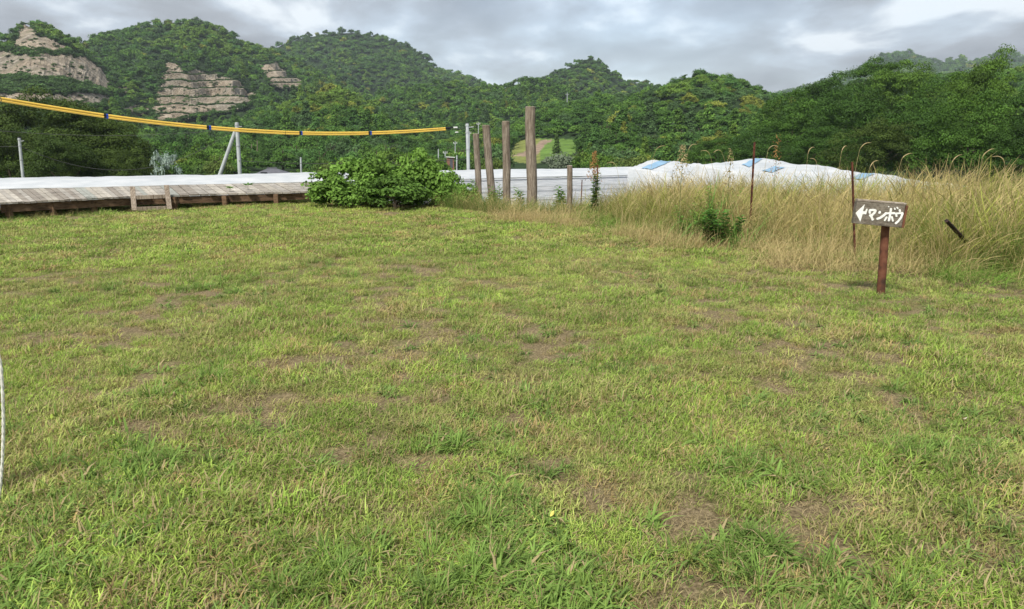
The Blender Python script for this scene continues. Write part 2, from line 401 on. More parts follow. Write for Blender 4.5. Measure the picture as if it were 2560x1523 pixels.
def lawn_attrs(V):
    x, y = V[:, 0], V[:, 1]; tn = tallness(x, y)
    return {'bare': bare(x, y), 'dry': sstep(-1.6, -.1, tn + (fbm(x * 1.5, y * 1.5, 3, 51) - .5) * 2)}  # 'dry' also masks the painted shade at the foot of the tall grass
lm = lawn_mat()
polar('lawn', np.radians(np.linspace(-46, 46, 700)), np.concatenate([np.linspace(.3, 20, 330), np.linspace(20.2, 45, 90)]), lm, 'structure', lawn_attrs)
polar('ground', np.radians(np.linspace(46, 314, 120)), np.concatenate([np.linspace(.3, 45, 40), np.geomspace(50, 2600, 30)]), lm, 'structure', lawn_attrs)

def hill_mat():
    m, t, b = newmat('hillside'); c = attr_n(t, 'tcol').outputs['Color']
    n = noise_n(t, .25, 8, None, .65)
    c = mix_n(t, 1, c, ramp_n(t, n, [(.3, (.6, .6, .6)), (.7, (1.35, 1.35, 1.35))]), 'MULTIPLY')
    t.links.new(c, b.inputs['Base Color']); b.inputs['Roughness'].default_value = .95; b.inputs['Specular IOR Level'].default_value = .1
    bump(t, b, n, .6, .6); return m
def hill_attrs(V):
    px, py = project(V); c = np.tile([.022, .040, .014], (len(V), 1)); r = np.hypot(V[:, 0], V[:, 1])
    front = V[:, 1] > 5
    w = (fbm(V[:, 0] * .06, V[:, 1] * .06, 3, 61) - .5) * 12
    f = inpoly(px + w * .6, py + w * .3, F_ALL) & (r < 420) & front; c[f] = (.10, .17, .035)
    f2 = f & inpoly(px + w * .2, py + w * .1, F_SOIL); c[f2] = (.23, .17, .125)
    f3 = f & (px < 1300 + 60) & ~f2 & (px < 1350); c[f3] = (.16, .18, .05)
    f = inpoly(px, py, F_BAND) & (r < 420) & front; c[f] = (.10, .15, .03)
    f = inpoly(px + w, py + w, Q_GREEN) & (r > 280) & (r < 560) & front; c[f] = (.06, .11, .03)
    return {'tcol': c}
polar('hills', np.radians(np.linspace(-46, 46, 900)), np.concatenate([np.geomspace(45, 300, 120)[:-1], np.geomspace(300, 1300, 220)[:-1], np.geomspace(1300, 2600, 60)]), hill_mat(), 'structure', hill_attrs)

# ------------------------------------------------------------------ quarry faces
def rock_mat():
    m, t, b = newmat('quarry_rock')
    v = scale_vec(t, (1.6, 1.6, .3)); n = noise_n(t, .10, 9, v, .7); n2 = noise_n(t, .45, 6, v, .65); n3 = noise_n(t, .035, 4)
    c = ramp_n(t, n, [(.3, (.105, .09, .068)), (.46, (.22, .19, .148)), (.58, (.32, .28, .225)), (.72, (.45, .41, .34))])
    c = mix_n(t, .55, c, ramp_n(t, n2, [(.35, (.45, .42, .40)), (.58, (1.1, 1.1, 1.1))]), 'MULTIPLY')
    c = mix_n(t, .5, c, ramp_n(t, n3, [(.4, (.75, .78, .8)), (.6, (1.1, 1.0, .92))]), 'MULTIPLY')
    n4 = noise_n(t, .12, 7, scale_vec(t, (1, 1, 1.5)), .7)
    c = mix_n(t, ramp_n(t, n4, [(.58, (0, 0, 0)), (.66, (1, 1, 1))]), c, (.07, .10, .035))
    t.links.new(c, b.inputs['Base Color']); b.inputs['Roughness'].default_value = .95; b.inputs['Specular IOR Level'].default_value = .1
    bump(t, b, n2, .8, 1.2); return m
ROCK = rock_mat()
ledge_pts = []; rim_pts = []
def quarry(poly, r0, r1, benches, name, rough=4.0, push=4.0, step=2.0, stair=1.0):
    xs = np.arange(min(p[0] for p in poly) - 6, max(p[0] for p in poly) + 6, step); ys = np.arange(min(p[1] for p in poly) - 6, max(p[1] for p in poly) + 6, step)
    PX, PY = np.meshgrid(xs, ys, indexing='ij')
    P = hit(PX, PY, r0, r1, 260); R = np.hypot(P[..., 0], P[..., 1])
    R = np.minimum(R, np.median(R) * 1.25)
    # vertical walls between benches: each wall keeps the radius of its foot
    Rs = R.copy()
    tilt = 0 * PX
    if benches:
        ed = sorted(benches)
        by = np.array(ed, float)
        wob = (fbm(PX * .02, PX * 0, 3, 71) - .5) * 8
        idx = np.searchsorted(by, PY + wob)                   # 0 above the first bench
        med = R.mean(axis=0)
        for k in range(len(by) + 1):
            mrow = idx == k
            if mrow.any():
                base = np.where(mrow, PY, -1e9).max(axis=1)   # foot of this wall per column
                j = np.clip(((base - ys[0]) / step).astype(int), 0, len(ys) - 1)
                foot = R[np.arange(len(xs)), j][:, None]
                Rs = np.where(mrow, foot * stair + R * (1 - stair), Rs)
    nr = (fbm(PX * .05, PY * .016, 5, 72) - .5) * rough * 2 + (fbm(PX * .16, PY * .08, 4, 73) - .5) * rough
    Rs = Rs - push + nr
    x, y, z = ray(PX, PY); h = np.hypot(x, y)
    V = np.stack([x / h * Rs, y / h * Rs, EYE + z / h * Rs], -1)
    jx, jy = (fbm(PX * .07, PY * .07, 4, 74) - .5) * 30, (fbm(PX * .07, PY * .07, 4, 75) - .5) * 22
    ins = inpoly(PX + jx, PY + jy, poly)
    # sink the rim into the slope so the face has thickness where it ends
    V = np.where(ins[..., None], V, V + np.stack([x / h, y / h, 0 * h], -1) * (push * 2.5))
    near = ins.copy()
    near[1:] |= ins[:-1]; near[:-1] |= ins[1:]; near[:, 1:] |= ins[:, :-1]; near[:, :-1] |= ins[:, 1:]
    ny = len(ys); i = (np.arange(len(xs) - 1)[:, None] * ny + np.arange(ny - 1)[None])
    ok = near[:-1, :-1] & near[1:, :-1] & near[:-1, 1:] & near[1:, 1:]
    i = i[ok]; F = np.stack([i, i + 1, i + ny + 1, i + ny], -1)
    o = link(name, npmesh(name, V.reshape(-1, 3), F, ROCK, None, False)); tag(o, kind='structure')
    for k, by in enumerate(benches or []):
        bx = np.arange(xs[0], xs[-1], 1.5); yy = by - (fbm(bx * .02, bx * 0, 3, 71) - .5) * 8
        i0 = np.clip(((bx - xs[0]) / step).astype(int), 0, len(xs) - 1); j0 = np.clip(((yy - ys[0]) / step).astype(int), 0, ny - 1)
        keep = ins[i0, j0] & (rng.random(len(bx)) < .75)
        ledge_pts.append(V[i0, j0][keep])
    rim = near & ~ins & (rng.random(ins.shape) < .5); rim_pts.append(V[rim] - np.stack([x / h, y / h, 0 * h], -1)[rim] * push * 2)
    loose = ins & (rng.random(ins.shape) < .012)
    ledge_pts.append(V[loose])
    return o
quarry(Q_TOP, 300, 600, None, 'cliff', 3)
quarry(Q_MAIN, 280, 600, None, 'cliff', 5, 5)
quarry(Q_LOW, 250, 560, None, 'cliff', 4)
quarry(Q_TERR, 300, 900, [186, 204, 222, 244, 264, 286], 'terraced_cliff', .8, 5, stair=.4)
quarry(Q_SMALL, 300, 900, [178, 196, 208], 'terraced_cliff', .7, 5, stair=.4)
quarry(Q_STRIP, 250, 700, None, 'cliff', 3)
quarry(Q_STRIP2, 250, 700, None, 'cliff', 3)

# ------------------------------------------------------------------ scattering
def scatter(name, P, rot, scale, idx, protos, tint, kind='stuff'):
    """one object: its points carry instances of the prototype meshes"""
    me = bpy.data.meshes.new(name); P = np.ascontiguousarray(P, np.float32); n = len(P)
    me.vertices.add(n); me.vertices.foreach_set('co', P.ravel())
    if np.ndim(scale) == 1: scale = np.stack([scale] * 3, -1)
    for a, ty, key, arr in (('rot', 'FLOAT_VECTOR', 'vector', rot), ('scl', 'FLOAT_VECTOR', 'vector', scale)):
        q = me.attributes.new(a, ty, 'POINT'); q.data.foreach_set(key, np.ascontiguousarray(arr, np.float32).ravel())
    q = me.attributes.new('pick', 'INT', 'POINT'); q.data.foreach_set('value', np.ascontiguousarray(idx, np.int32))
    q = me.attributes.new('tint', 'FLOAT_COLOR', 'POINT'); c = np.ones((n, 4), np.float32); c[:, :3] = tint; q.data.foreach_set('color', c.ravel())
    c = bpy.data.collections.new(name + '_kinds')
    for i, p in enumerate(protos):
        c.objects.link(bpy.data.objects.new('%s_%03d' % (name, i), p))
    o = link(name, me)
    ng = bpy.data.node_groups.new(name, 'GeometryNodeTree')
    ng.interface.new_socket('Geometry', in_out='INPUT', socket_type='NodeSocketGeometry')
    ng.interface.new_socket('Geometry', in_out='OUTPUT', socket_type='NodeSocketGeometry')
    gi = ng.nodes.new('NodeGroupInput'); go = ng.nodes.new('NodeGroupOutput')
    ci = ng.nodes.new('GeometryNodeCollectionInfo'); ci.inputs[0].default_value = c
    ci.inputs['Separate Children'].default_value = True; ci.inputs['Reset Children'].default_value = True
    ip = ng.nodes.new('GeometryNodeInstanceOnPoints'); ip.inputs['Pick Instance'].default_value = True
    def na(nm, ty):
        q = ng.nodes.new('GeometryNodeInputNamedAttribute'); q.data_type = ty; q.inputs[0].default_value = nm; return q.outputs[0]
    lk = ng.links.new
    lk(gi.outputs[0], ip.inputs['Points']); lk(ci.outputs[0], ip.inputs['Instance']); lk(na('pick', 'INT'), ip.inputs['Instance Index'])
    e2r = ng.nodes.new('FunctionNodeEulerToRotation'); lk(na('rot', 'FLOAT_VECTOR'), e2r.inputs[0]); lk(e2r.outputs[0], ip.inputs['Rotation'])
    lk(na('scl', 'FLOAT_VECTOR'), ip.inputs['Scale']); lk(ip.outputs[0], go.inputs[0])
    md = o.modifiers.new('scatter', 'NODES'); md.node_group = ng
    tag(o, kind=kind); return o

def leaf_quads(C, Nn, size, aspect=.6, r=rng, jitter=.5):
    "one bent quad per leaf at C, roughly facing Nn"
    n = len(C); Nn = Nn + r.normal(0, jitter, (n, 3)); Nn /= np.linalg.norm(Nn, axis=1)[:, None] + 1e-9
    t = np.cross(Nn, r.normal(0, 1, (n, 3))); t /= np.linalg.norm(t, axis=1)[:, None] + 1e-9
    b = np.cross(Nn, t); s = (size * r.uniform(.65, 1.35, n))[:, None] if np.isscalar(size) else size[:, None]
    V = np.stack([C - t * s * .5, C - b * s * aspect * .5 + Nn * s * .08, C + t * s * .5, C + b * s * aspect * .5 + Nn * s * .08], 1)
    return V.reshape(-1, 3), np.arange(n * 4).reshape(-1, 4)

def crown(name, rad, hgt, nclump, per, leaf, seed, shape='round', rc=.30, inner=.12, mat=None, flat=.75):
    "foliage in clumps; origin at the crown's base"
    r = np.random.default_rng(seed)
    u = r.normal(0, 1, (nclump * 3, 3)); u /= np.linalg.norm(u, axis=1)[:, None]
    u = u[u[:, 2] > -.45][:nclump]; n = len(u)
    k = r.uniform(.62, 1.0, n) ** .6
    lump = 1 + .36 * np.sin(u[:, 0] * 3.1 + seed) * np.cos(u[:, 1] * 2.7 + seed * 2)
    c = u * np.stack([np.full(n, rad), np.full(n, rad), np.full(n, hgt * .5)], -1) * (k * lump)[:, None] * (1 - rc * .8)
    if shape == 'cone':
        h = r.random(n) ** 1.5; a = r.uniform(0, 6.283, n); q = rad * (1 - h) * r.uniform(.4, 1, n)
        c = np.stack([np.cos(a) * q, np.sin(a) * q, (h - .5) * hgt], -1)
    c[:, 2] += hgt * .5
    V = []; LV = []
    for i in range(n):
        cr_ = rad * rc * r.uniform(.6, 1.35) * (.55 + .45 * (1 - c[i, 2] / hgt) if shape == 'cone' else 1); m = int(per * r.uniform(.7, 1.3))
        d = r.normal(0, 1, (m, 3)); d /= np.linalg.norm(d, axis=1)[:, None]; d[:, 2] = np.where(d[:, 2] < -.3, -d[:, 2] * .6, d[:, 2])
        rr = 1 - inner * r.random(m) ** 2 * 4; rr = np.clip(rr, .35, 1) * (1 + .15 * r.normal(0, 1, m))
        p = c[i] + d * np.array([1, 1, flat]) * (cr_ * rr)[:, None]
        v, _ = leaf_quads(p, d + np.array([0, 0, .45]), leaf, .65, r, .45); V.append(v)
        lv = np.clip(.5 + r.normal(0, .20) + r.normal(0, .14, m), 0, 1); LV.append(np.repeat(lv, 4))
    V = np.concatenate(V); LV = np.concatenate(LV)
    return npmesh(name, V, np.arange(len(V)).reshape(-1, 4), mat or M['leaf'], {'lv': LV})

def trunk_mb(h, r0, crown_r, crown_h, seed, limbs=7):
    random.seed(seed); mb = MB(); pts = []; n = 7
    for i in range(n): pts.append((random.uniform(-1, 1) * .05 * crown_r * i / n, random.uniform(-1, 1) * .05 * crown_r * i / n, (h + crown_h * .6) * i / (n - 1)))
    r0 = r0 * (.35 if h < .01 else 1); mb.tube(pts, [r0 * (1.25 - .95 * i / (n - 1)) for i in range(n)], 8)
    for k in range(limbs):
        a = random.uniform(0, 6.28); z0 = h * .75 + crown_h * .5 * k / limbs; L_ = crown_r * random.uniform(.55, .95)
        p = [(0, 0, z0)]
        for j in (1, 2, 3): p.append((math.cos(a + .15 * j) * L_ * j / 3, math.sin(a + .15 * j) * L_ * j / 3, z0 + crown_h * .11 * j + random.uniform(-.1, .1)))
        mb.tube(p, [r0 * .45, r0 * .3, r0 * .18, r0 * .07], 6)
    return mb

# ------------------------------------------------------------------ forest
FAR = [crown('far_crown', 1.0, rng.uniform(1.1, 1.7), 16, 34, .24, 100 + i, rc=.38) for i in range(8)]
MID = [crown('mid_crown', 1.0, rng.uniform(1.15, 1.7), 34, 80, .115, 200 + i, rc=.29) for i in range(8)]
CONE = [crown('cone_crown', .62, 2.1, 90, 34, .13, 300 + i, 'cone', rc=.42) for i in range(3)]
AZG = np.radians(np.linspace(-42, 42, 700)); RG = np.geomspace(45, 3500, 420)
_A, _R = np.meshgrid(AZG, RG, indexing='ij'); _Z = terrain(np.sin(_A) * _R, np.cos(_A) * _R)
_E = (_Z - EYE) / _R; _EM = np.maximum.accumulate(_E, axis=1)
def horizon(az, r):
    i = np.clip(np.round((az - AZG[0]) / (AZG[1] - AZG[0])).astype(int), 0, len(AZG) - 1); j = np.clip(np.searchsorted(RG, r * .985) - 1, 0, len(RG) - 1)
    return _EM[i, j]
GREENS = np.array([(.050, .110, .022), (.072, .155, .026), (.105, .200, .034), (.066, .150, .038), (.140, .225, .036), (.240, .275, .048), (.080, .145, .050)])
def greens(x, y, r, yellow=0.0):
    a = fbm(x * .018, y * .018, 4, 81); n = len(x)
    p = rng.random(n) * .75 + (a - .5) * 1.6 + .1 + yellow
    k = np.clip((p * 5).astype(int), 0, 4); c = (GREENS[k] * .7 + GREENS[2] * .18) * 1.15
    yl = (rng.random(n) < sstep(.56, .72, fbm(x * .03, y * .03, 3, 82)) * .18 + yellow * .4); c[yl] = GREENS[5] * rng.uniform(.7, 1.1, (yl.sum(), 1))
    bl = rng.random(n) < .12; c[bl] = GREENS[6]
    return c * rng.uniform(.82, 1.2, (n, 1))
pts = []
for r0, r1, spc in ((95, 170, 4.4), (170, 300, 4.9), (300, 520, 4.8), (520, 900, 5.6), (900, 1250, 7.0), (1500, 2200, 11.0)):
    n = int(.5 * (r1 ** 2 - r0 ** 2) * math.radians(84) / (spc * spc) * 1.15)
    r = np.sqrt(rng.uniform(r0 ** 2, r1 ** 2, n)); a = rng.uniform(AZG[0], AZG[-1], n)
    s = spc * rng.uniform(.45, 1.0, n)
    pts.append(np.stack([a, r, s], -1))
pts = np.concatenate(pts); a, r, s = pts.T; x, y = np.sin(a) * r, np.cos(a) * r; z = terrain(x, y)
th = s * 1.15
el = (z + th * 1.3 - EYE) / r; vis = el > horizon(a, r) - .004
px, py = project(np.stack([x, y, z], -1)); tpx, tpy = project(np.stack([x, y, z + th * 1.5], -1))
cut = np.zeros(len(x), bool)
for Q in QUARRY + [Q_GREEN]: cut |= (inpoly(px, py, Q) | inpoly(px, py + .8 * (tpy - py), Q)) & (r > 230) & (r < 900)
for F_ in (F_ALL, F_BAND):
    for q in (0, .35, .7, 1.0):
        for dx_ in (-9, 0, 9): cut |= inpoly(px + dx_, py + (tpy - py) * q, F_) & (r < 420)
# open valley in front of the field and round the houses
cut |= (r < 128)
cut |= (r < 150) & (px > 590) & (px < 760)
keep = vis & ~cut & (z + th * 1.5 > -6)
a, r, s, x, y, z, px, py, el = [q[keep] for q in (a, r, s, x, y, z, px, py, el)]
# thin out crowns that sit inside each other
g = {}; ok = np.zeros(len(x), bool)
for i in np.argsort(-s):
    q = s[i] * .62; c0 = (int(x[i] // 12), int(y[i] // 12)); bad = False
    for di in (-1, 0, 1):
        for dj in (-1, 0, 1):
            for j in g.get((c0[0] + di, c0[1] + dj), ()):
                if (x[i] - x[j]) ** 2 + (y[i] - y[j]) ** 2 < (.5 * (q + s[j] * .62)) ** 2: bad = True; break
            if bad: break
        if bad: break
    if not bad: g.setdefault(c0, []).append(i); ok[i] = True
a, r, s, x, y, z, px, py, el = [q[ok] for q in (a, r, s, x, y, z, px, py, el)]
print('FOREST', len(x), [(int(q), int((r < q).sum())) for q in (170, 300, 520, 900, 1300)])
spur = np.exp(-((px - 850) / 170) ** 2 - ((py - 240) / 60) ** 2) * (r < 420)
tint = greens(x, y, r, spur * .9)
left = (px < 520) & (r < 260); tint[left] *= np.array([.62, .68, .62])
big = np.argsort(-(s / r))[:230]; isbig = np.zeros(len(x), bool); isbig[big] = True
def fscatter(nm, m, protos, rs=1.0, lift=.1):
    n = int(m.sum()); k = rng.integers(0, len(protos), n)
    rot = np.stack([rng.uniform(-.12, .12, n), rng.uniform(-.12, .12, n), rng.uniform(0, 6.28, n)], -1)
    sc = np.stack([s[m] * .62, s[m] * .62, s[m] * .62 * rng.uniform(.7, 1.15, n)], -1) * rs * 1.3
    scatter(nm, np.stack([x[m], y[m], z[m] - s[m] * lift], -1), rot, sc, k, protos, tint[m])
conif = (~isbig) & (el < horizon(a, r * 1.6) - .004) & (rng.random(len(x)) < .05 + .35 * sstep(.55, .65, fbm(x * .03, y * .03, 3, 83)) * (r < 600))
fscatter('near_forest', (~isbig) & ~conif & (r < 330), MID)
fscatter('hill_forest', (~isbig) & ~conif & (r >= 330) & (r < 900), FAR)
fscatter('far_forest', (~isbig) & ~conif & (r >= 900), FAR, 1.1)
fscatter('cedar_forest', conif, CONE, 1.25)
# low scrub on the quarry ledges and on the bench between the faces
if 1:
    P = np.concatenate(ledge_pts); n = len(P)
    sc = rng.uniform(.6, 1.5, n); tt = np.array([.06, .11, .03]) * rng.uniform(.6, 1.4, (n, 1))
    RP = np.concatenate(rim_pts); P = np.concatenate([P, RP]); sc = np.concatenate([sc, rng.uniform(1.0, 2.8, len(RP))]); tt = np.concatenate([tt, np.array([.06, .12, .028]) * rng.uniform(.6, 1.4, (len(RP), 1))])
    bx = rng.uniform(-60, 320, 2600); by = rng.uniform(190, 245, 2600); kp = inpoly(bx, by, Q_GREEN); G = hit(bx[kp], by[kp], 280, 600, 260)
    P = np.concatenate([P, G]); sc = np.concatenate([sc, rng.uniform(1.2, 3.0, len(G))]); tt = np.concatenate([tt, np.array([.065, .12, .035]) * rng.uniform(.7, 1.5, (len(G), 1))])
    n = len(P); rot = np.zeros((n, 3)); rot[:, 2] = rng.uniform(0, 6.28, n)
    P = P - np.array([0, 0, .35])
    scatter('quarry_scrub', P, rot, np.stack([sc, sc, sc * .7], -1), rng.integers(0, 8, n), FAR, tt)

# the largest crowns of the wood as trees of their own
SMALLTRUNK = trunk_mb(.5, .07, 1, 1.4, 5)
_st = bpy.data.meshes.new('trunk'); _st.from_pydata(SMALLTRUNK.v, [], SMALLTRUNK.f); _st.update(); _st.materials.append(M['bark'])
_st.attributes.new('lv', 'FLOAT', 'POINT').data.foreach_set('value', np.full(len(SMALLTRUNK.v), .4, np.float32))
src = None
for q, i in enumerate(big):
    t_ = bpy.data.objects.new('forest_tree', None); COL.objects.link(t_); t_.empty_display_size = .1
    rs = s[i] * .62 * 1.25
    t_.location = (x[i], y[i], z[i] - rs * .1); t_.rotation_euler = (0, 0, rng.uniform(0, 6.28)); t_.scale = (rs, rs, rs * rng.uniform(.85, 1.4))
    c = bpy.data.objects.new('crown', MID[int(rng.integers(0, 8))]); COL.objects.link(c); c.parent = t_; c['tint'] = [float(v) for v in tint[i]]
    k = bpy.data.objects.new('trunk', _st); COL.objects.link(k); k.parent = t_
    side = 'left of the grey pole with the strut' if px[i] < 590 else 'between the strutted pole and the log posts' if px[i] < 1300 else 'between the cleared field and the tarp peaks' if px[i] < 1850 else 'on the slope behind the rusty stakes'
    tag(t_, 'green broadleaf tree in the dense wood ' + side, 'tree', 'trees of the wood ' + side)

# ------------------------------------------------------------------ near trees
NEAR = [crown('near_crown', 1.0, rng.uniform(1.5, 1.9), 100, 260, .034, 400 + i, rc=.20, inner=.05, flat=.62) for i in range(4)]
def ttree(px, top, depth, width, label, tint, cat='tree', name='tree', group=None, k=0, lift=.15, crownk=None, base=None):
    "tree whose crown tops out at pixel (px, top); width in pixels"
    T = at(px, top, depth); zb = float(terrain(T[0], T[1])) if base is None else base
    rad = width / FPX * depth * .5; H = T[2] - zb; bare_h = H * lift; chh = H - bare_h
    me = (crownk or NEAR)[k % len(crownk or NEAR)]
    zmax = max(v.co.z for v in me.vertices)
    t_ = empty(name, (T[0], T[1], zb), label=label, cat=cat, group=group)
    c = link('crown', me, t_); c.scale = (rad, rad, chh * 1.10 / zmax); c.location = (0, 0, bare_h)
    if lift == 0: c.scale[2] *= 1.25; c.location[2] = -.30 * H; c.rotation_euler = (0, 0, k * 1.7 + .3)
    c['tint'] = [float(v) for v in tint]
    tr = trunk_mb(bare_h, max(.12, rad * .055), rad * .8, chh, 900 + k + int(px)); tr.build('trunk', M['bark'], t_, smooth=True)
    return t_
DK = (.060, .095, .018); DG = (.044, .096, .016); DM = (.060, .126, .019); DL = (.090, .168, .024)
R_TREES = [  # px, top, depth, width
    (2130, 235, 90, 230, DG, 'low dark tree at the foot of the slope behind the tallest rusty stakes'),
    (1985, 240, 105, 210, DM, 'dense tree rising above the peak of the white tarp'),
    (2052, 198, 120, 200, DG, 'tree with a lone sprig sticking up, standing left in the tall group'),
    (2180, 160, 125, 190, DM, 'tall tree on the shoulder of the group behind the sign'),
    (2262, 166, 120, 210, DL, 'yellow green round topped tree above the wooden sign'),
    (2372, 200, 100, 200, DM, 'dense green tree behind and right of the wooden sign'),
    (2465, 146, 78, 205, DL, 'tallest tree with feathery top twigs against the sky'),
    (2590, 222, 70, 240, DG, 'dark tree cut off by the edge of the photo'),
    (2300, 265, 72, 260, DG, 'broad low tree directly behind the grass above the sign'),
    (2440, 250, 62, 250, DM, 'bright green bushy tree low in front of the tallest tree'),
    (2570, 290, 56, 200, DG, 'low dark bushy tree above the tall grass in the corner'),
    (2190, 310, 70, 200, DK, 'shaded low tree between the two tall rusty stakes'),
    (2060, 330, 78, 200, DG, 'low bushy tree above the end of the white tarp'),
    (1905, 330, 95, 190, DG, 'bushy tree just above the peak of the white tarp'),
    (1790, 345, 110, 170, DM, 'bushy tree above the dip between the tarp peaks'),
]
for k, (px_, top, dep, wid, ti, lb) in enumerate(R_TREES):
    ttree(px_, top, dep, wid, lb, ti, group='trees behind the tall grass', k=k, lift=.08)
L_TREES = [
    (-120, 262, 62, 330, DK, 'dark spreading tree at the edge of the clump beyond the stage'),
    (60, 244, 66, 320, DK, 'tallest rounded tree of the dark clump beyond the stage'),
    (190, 268, 70, 260, DK, 'dark tree on the sloping shoulder of the clump beyond the stage'),
    (275, 318, 68, 210, DK, 'lower dark tree at the falling end of the clump beyond the stage'),
    (335, 385, 66, 120, DK, 'smallest dark tree ending the clump beyond the stage'),
    (10, 330, 58, 240, (.06, .095, .02), 'dark bushy tree behind the thin grey pole'),
    (150, 350, 56, 220, (.05, .085, .018), 'dark bushy tree just past the thin grey pole'),
    (250, 385, 58, 180, DK, 'low dark bushy tree behind the white greenhouse roof'),
]
for k, (px_, top, dep, wid, ti, lb) in enumerate(L_TREES):
    ttree(px_, top, dep, wid, lb, ti, group='dark trees beyond the stage', k=k + 1, lift=.05)
SPARSE = crown('sparse_crown', 1.0, 1.5, 46, 26, .10, 77, rc=.2)
ttree(412, 388, 60, 72, 'pale silvery tree with fine branches behind the greenhouse roof', (.32, .40, .34), 'tree', 'silver_tree', k=0, lift=.2, crownk=[SPARSE])
ttree(1392, 340, 185, 42, 'cone shaped conifer standing in the cleared green field', (.07, .12, .03), 'conifer', 'conifer_tree', k=1, lift=.03, crownk=CONE, base=-3.5)
ttree(1402, 385, 120, 90, 'grey green round bush at the foot of the cleared field', (.16, .20, .13), 'bush', 'round_bush', k=2, lift=.02, crownk=MID)
# feathery sprigs standing out of the two tallest crowns
for (px_, py_, d_, k) in ((2015, 196, 119, 1), (2440, 112, 77, 2), (2478, 122, 78, 3), (2420, 128, 77, 1)):
    pass
# low trees along the valley behind the greenhouse
vp = [(px_, rng.uniform(392, 412), rng.uniform(80, 120), rng.uniform(60, 110)) for px_ in list(range(430, 600, 38)) + list(range(760, 1130, 42)) + [1190, 1232] + list(range(1450, 1800, 42))]
for k, (px_, top, dep, wid) in enumerate(vp):
    top = top + (14 if 560 < px_ < 780 else 0) + rng.uniform(-8, 6)
    ti = [DM, DL, (.085, .15, .035), (.12, .17, .04)][k % 4]
    ttree(px_, top, dep, wid, 'low green tree in the row just behind the white greenhouse', ti, group='low trees behind the greenhouse', name='valley_tree', k=k, lift=.03, crownk=MID)

# ------------------------------------------------------------------ stage deck
def lerp(a, b, t): return a + (b - a) * t
ZD = .30
front = [on_plane(x_, y_, ZD) for x_, y_ in ((-330, 531), (0, 507), (330, 491), (425, 488))]
backp = [on_plane(x_, y_, ZD) for x_, y_ in ((-400, 487), (0, 474), (330, 466), (398, 464))]
front2 = [on_plane(x_, y_, ZD) for x_, y_ in ((425, 488), (815, 477))]
backp2 = [on_plane(x_, y_, ZD) for x_, y_ in ((398, 464), (768, 456))]
def pline(P, t):
    P = np.array(P); d = np.concatenate([[0], np.cumsum(np.linalg.norm(np.diff(P, axis=0), axis=1))]); q = t * d[-1]
    return np.array([np.interp(q, d, P[:, k]) for k in range(3)])
stage = empty('wooden_stage', front[1] * np.array([1, 1, 0]), label='long low stage of weathered grey planks at the lawn edge', cat='stage')
org = np.array(stage.location)
def planks(F, B, n, seed):
    random.seed(seed)
    for i in range(n):
        t0, t1 = (i + .045) / n, (i + .955) / n; a, b = pline(F, t0), pline(F, t1); c, d = pline(B, t1), pline(B, t0)
        ex = random.uniform(-.05, .05); u = (a - d) / np.linalg.norm(a - d); a = a + u * ex; b = b + u * ex
        dz = random.uniform(-.006, .008); mb = MB(); th = .04
        top = [a, b, c, d]; V = [p - org + np.array([0, 0, dz]) for p in top] + [p - org + np.array([0, 0, dz - th]) for p in top]
        mb.add(V, [(0, 1, 2, 3), (7, 6, 5, 4), (0, 4, 5, 1), (1, 5, 6, 2), (2, 6, 7, 3), (3, 7, 4, 0)], random.choice([.25, .4, .5, .6, .75, .9]))
        yield mb
allv = [mb for mb in planks(front, backp, 52, 3)] + [mb for mb in planks(front2, backp2, 17, 4)]
deckmb = MB()
for mb in allv: deckmb.add(mb.v, mb.f, mb.a[0])
dm, dt, db = newmat('deck_planks')
_lv = attr_n(dt, 'lv').outputs['Fac']
_c = ramp_n(dt, noise_n(dt, 1.6, 8, None, .7), [(.3, (.17, .155, .135)), (.5, (.335, .315, .285)), (.7, (.46, .44, .405))])
_t = ramp_n(dt, _lv, [(.2, (.66, .60, .54)), (.4, (.92, .86, .80)), (.55, (1.0, .98, .95)), (.62, (.78, .88, .86)), (.8, (1.15, 1.05, .95)), (.95, (1.3, 1.28, 1.22))])
_k = ramp_n(dt, noise_n(dt, 6, 7, None, .75), [(.38, (.22, .2, .18)), (.5, (1, 1, 1))])
dt.links.new(mix_n(dt, .8, mix_n(dt, 1, _c, _t, 'MULTIPLY'), _k, 'MULTIPLY'), db.inputs['Base Color']); db.inputs['Roughness'].default_value = .8
deckmb.build('plank_floor', dm, stage)
def beam(P, drop, h, w, inset, name='beam', mat='beam'):
    mb = MB(); P = [np.array(p) for p in P]
    for p, q in zip(P[:-1], P[1:]):
        u = (q - p) / np.linalg.norm(q - p); nrm = np.array([-u[1], u[0], 0]); mid = (p + q) / 2 - org + nrm * inset - np.array([0, 0, drop + h / 2])
        Mx = Matrix.Rotation(math.atan2(u[1], u[0]), 4, 'Z'); mb.box(mid, (np.linalg.norm(q - p) - .02, w, h), Mx, random.uniform(.3, .7))
    return mb.build(name, M[mat], stage)
beam(front, .045, .17, .05, .10); beam(front2, .045, .17, .05, .08)
beam(backp, .045, .2, .05, -.1); beam(backp2, .045, .2, .05, -.1)
for k, t in enumerate(np.linspace(.1, .97, 7)):
    for P, off in ((front, .25), (backp, -.2)):
        p = pline(P, t); zb = float(terrain(p[0], p[1])) - .2; mb = MB(); mb.box((p[0] - org[0] + off * .3, p[1] - org[1] + off, (zb + ZD - .06) / 2), (.10, .10, ZD - .06 - zb)); mb.build('leg', M['beam'], stage)
for t in (.02, .33, .66, .965):
    p = pline(front2, t); zb = float(terrain(p[0], p[1])) - .2; mb = MB(); mb.box((p[0] - org[0], p[1] - org[1] + .0, (zb + ZD - .05) / 2), (.11, .11, ZD - .05 - zb), None, .7); mb.build('leg', M['rustpost' if t > .9 else 'beam'], stage)
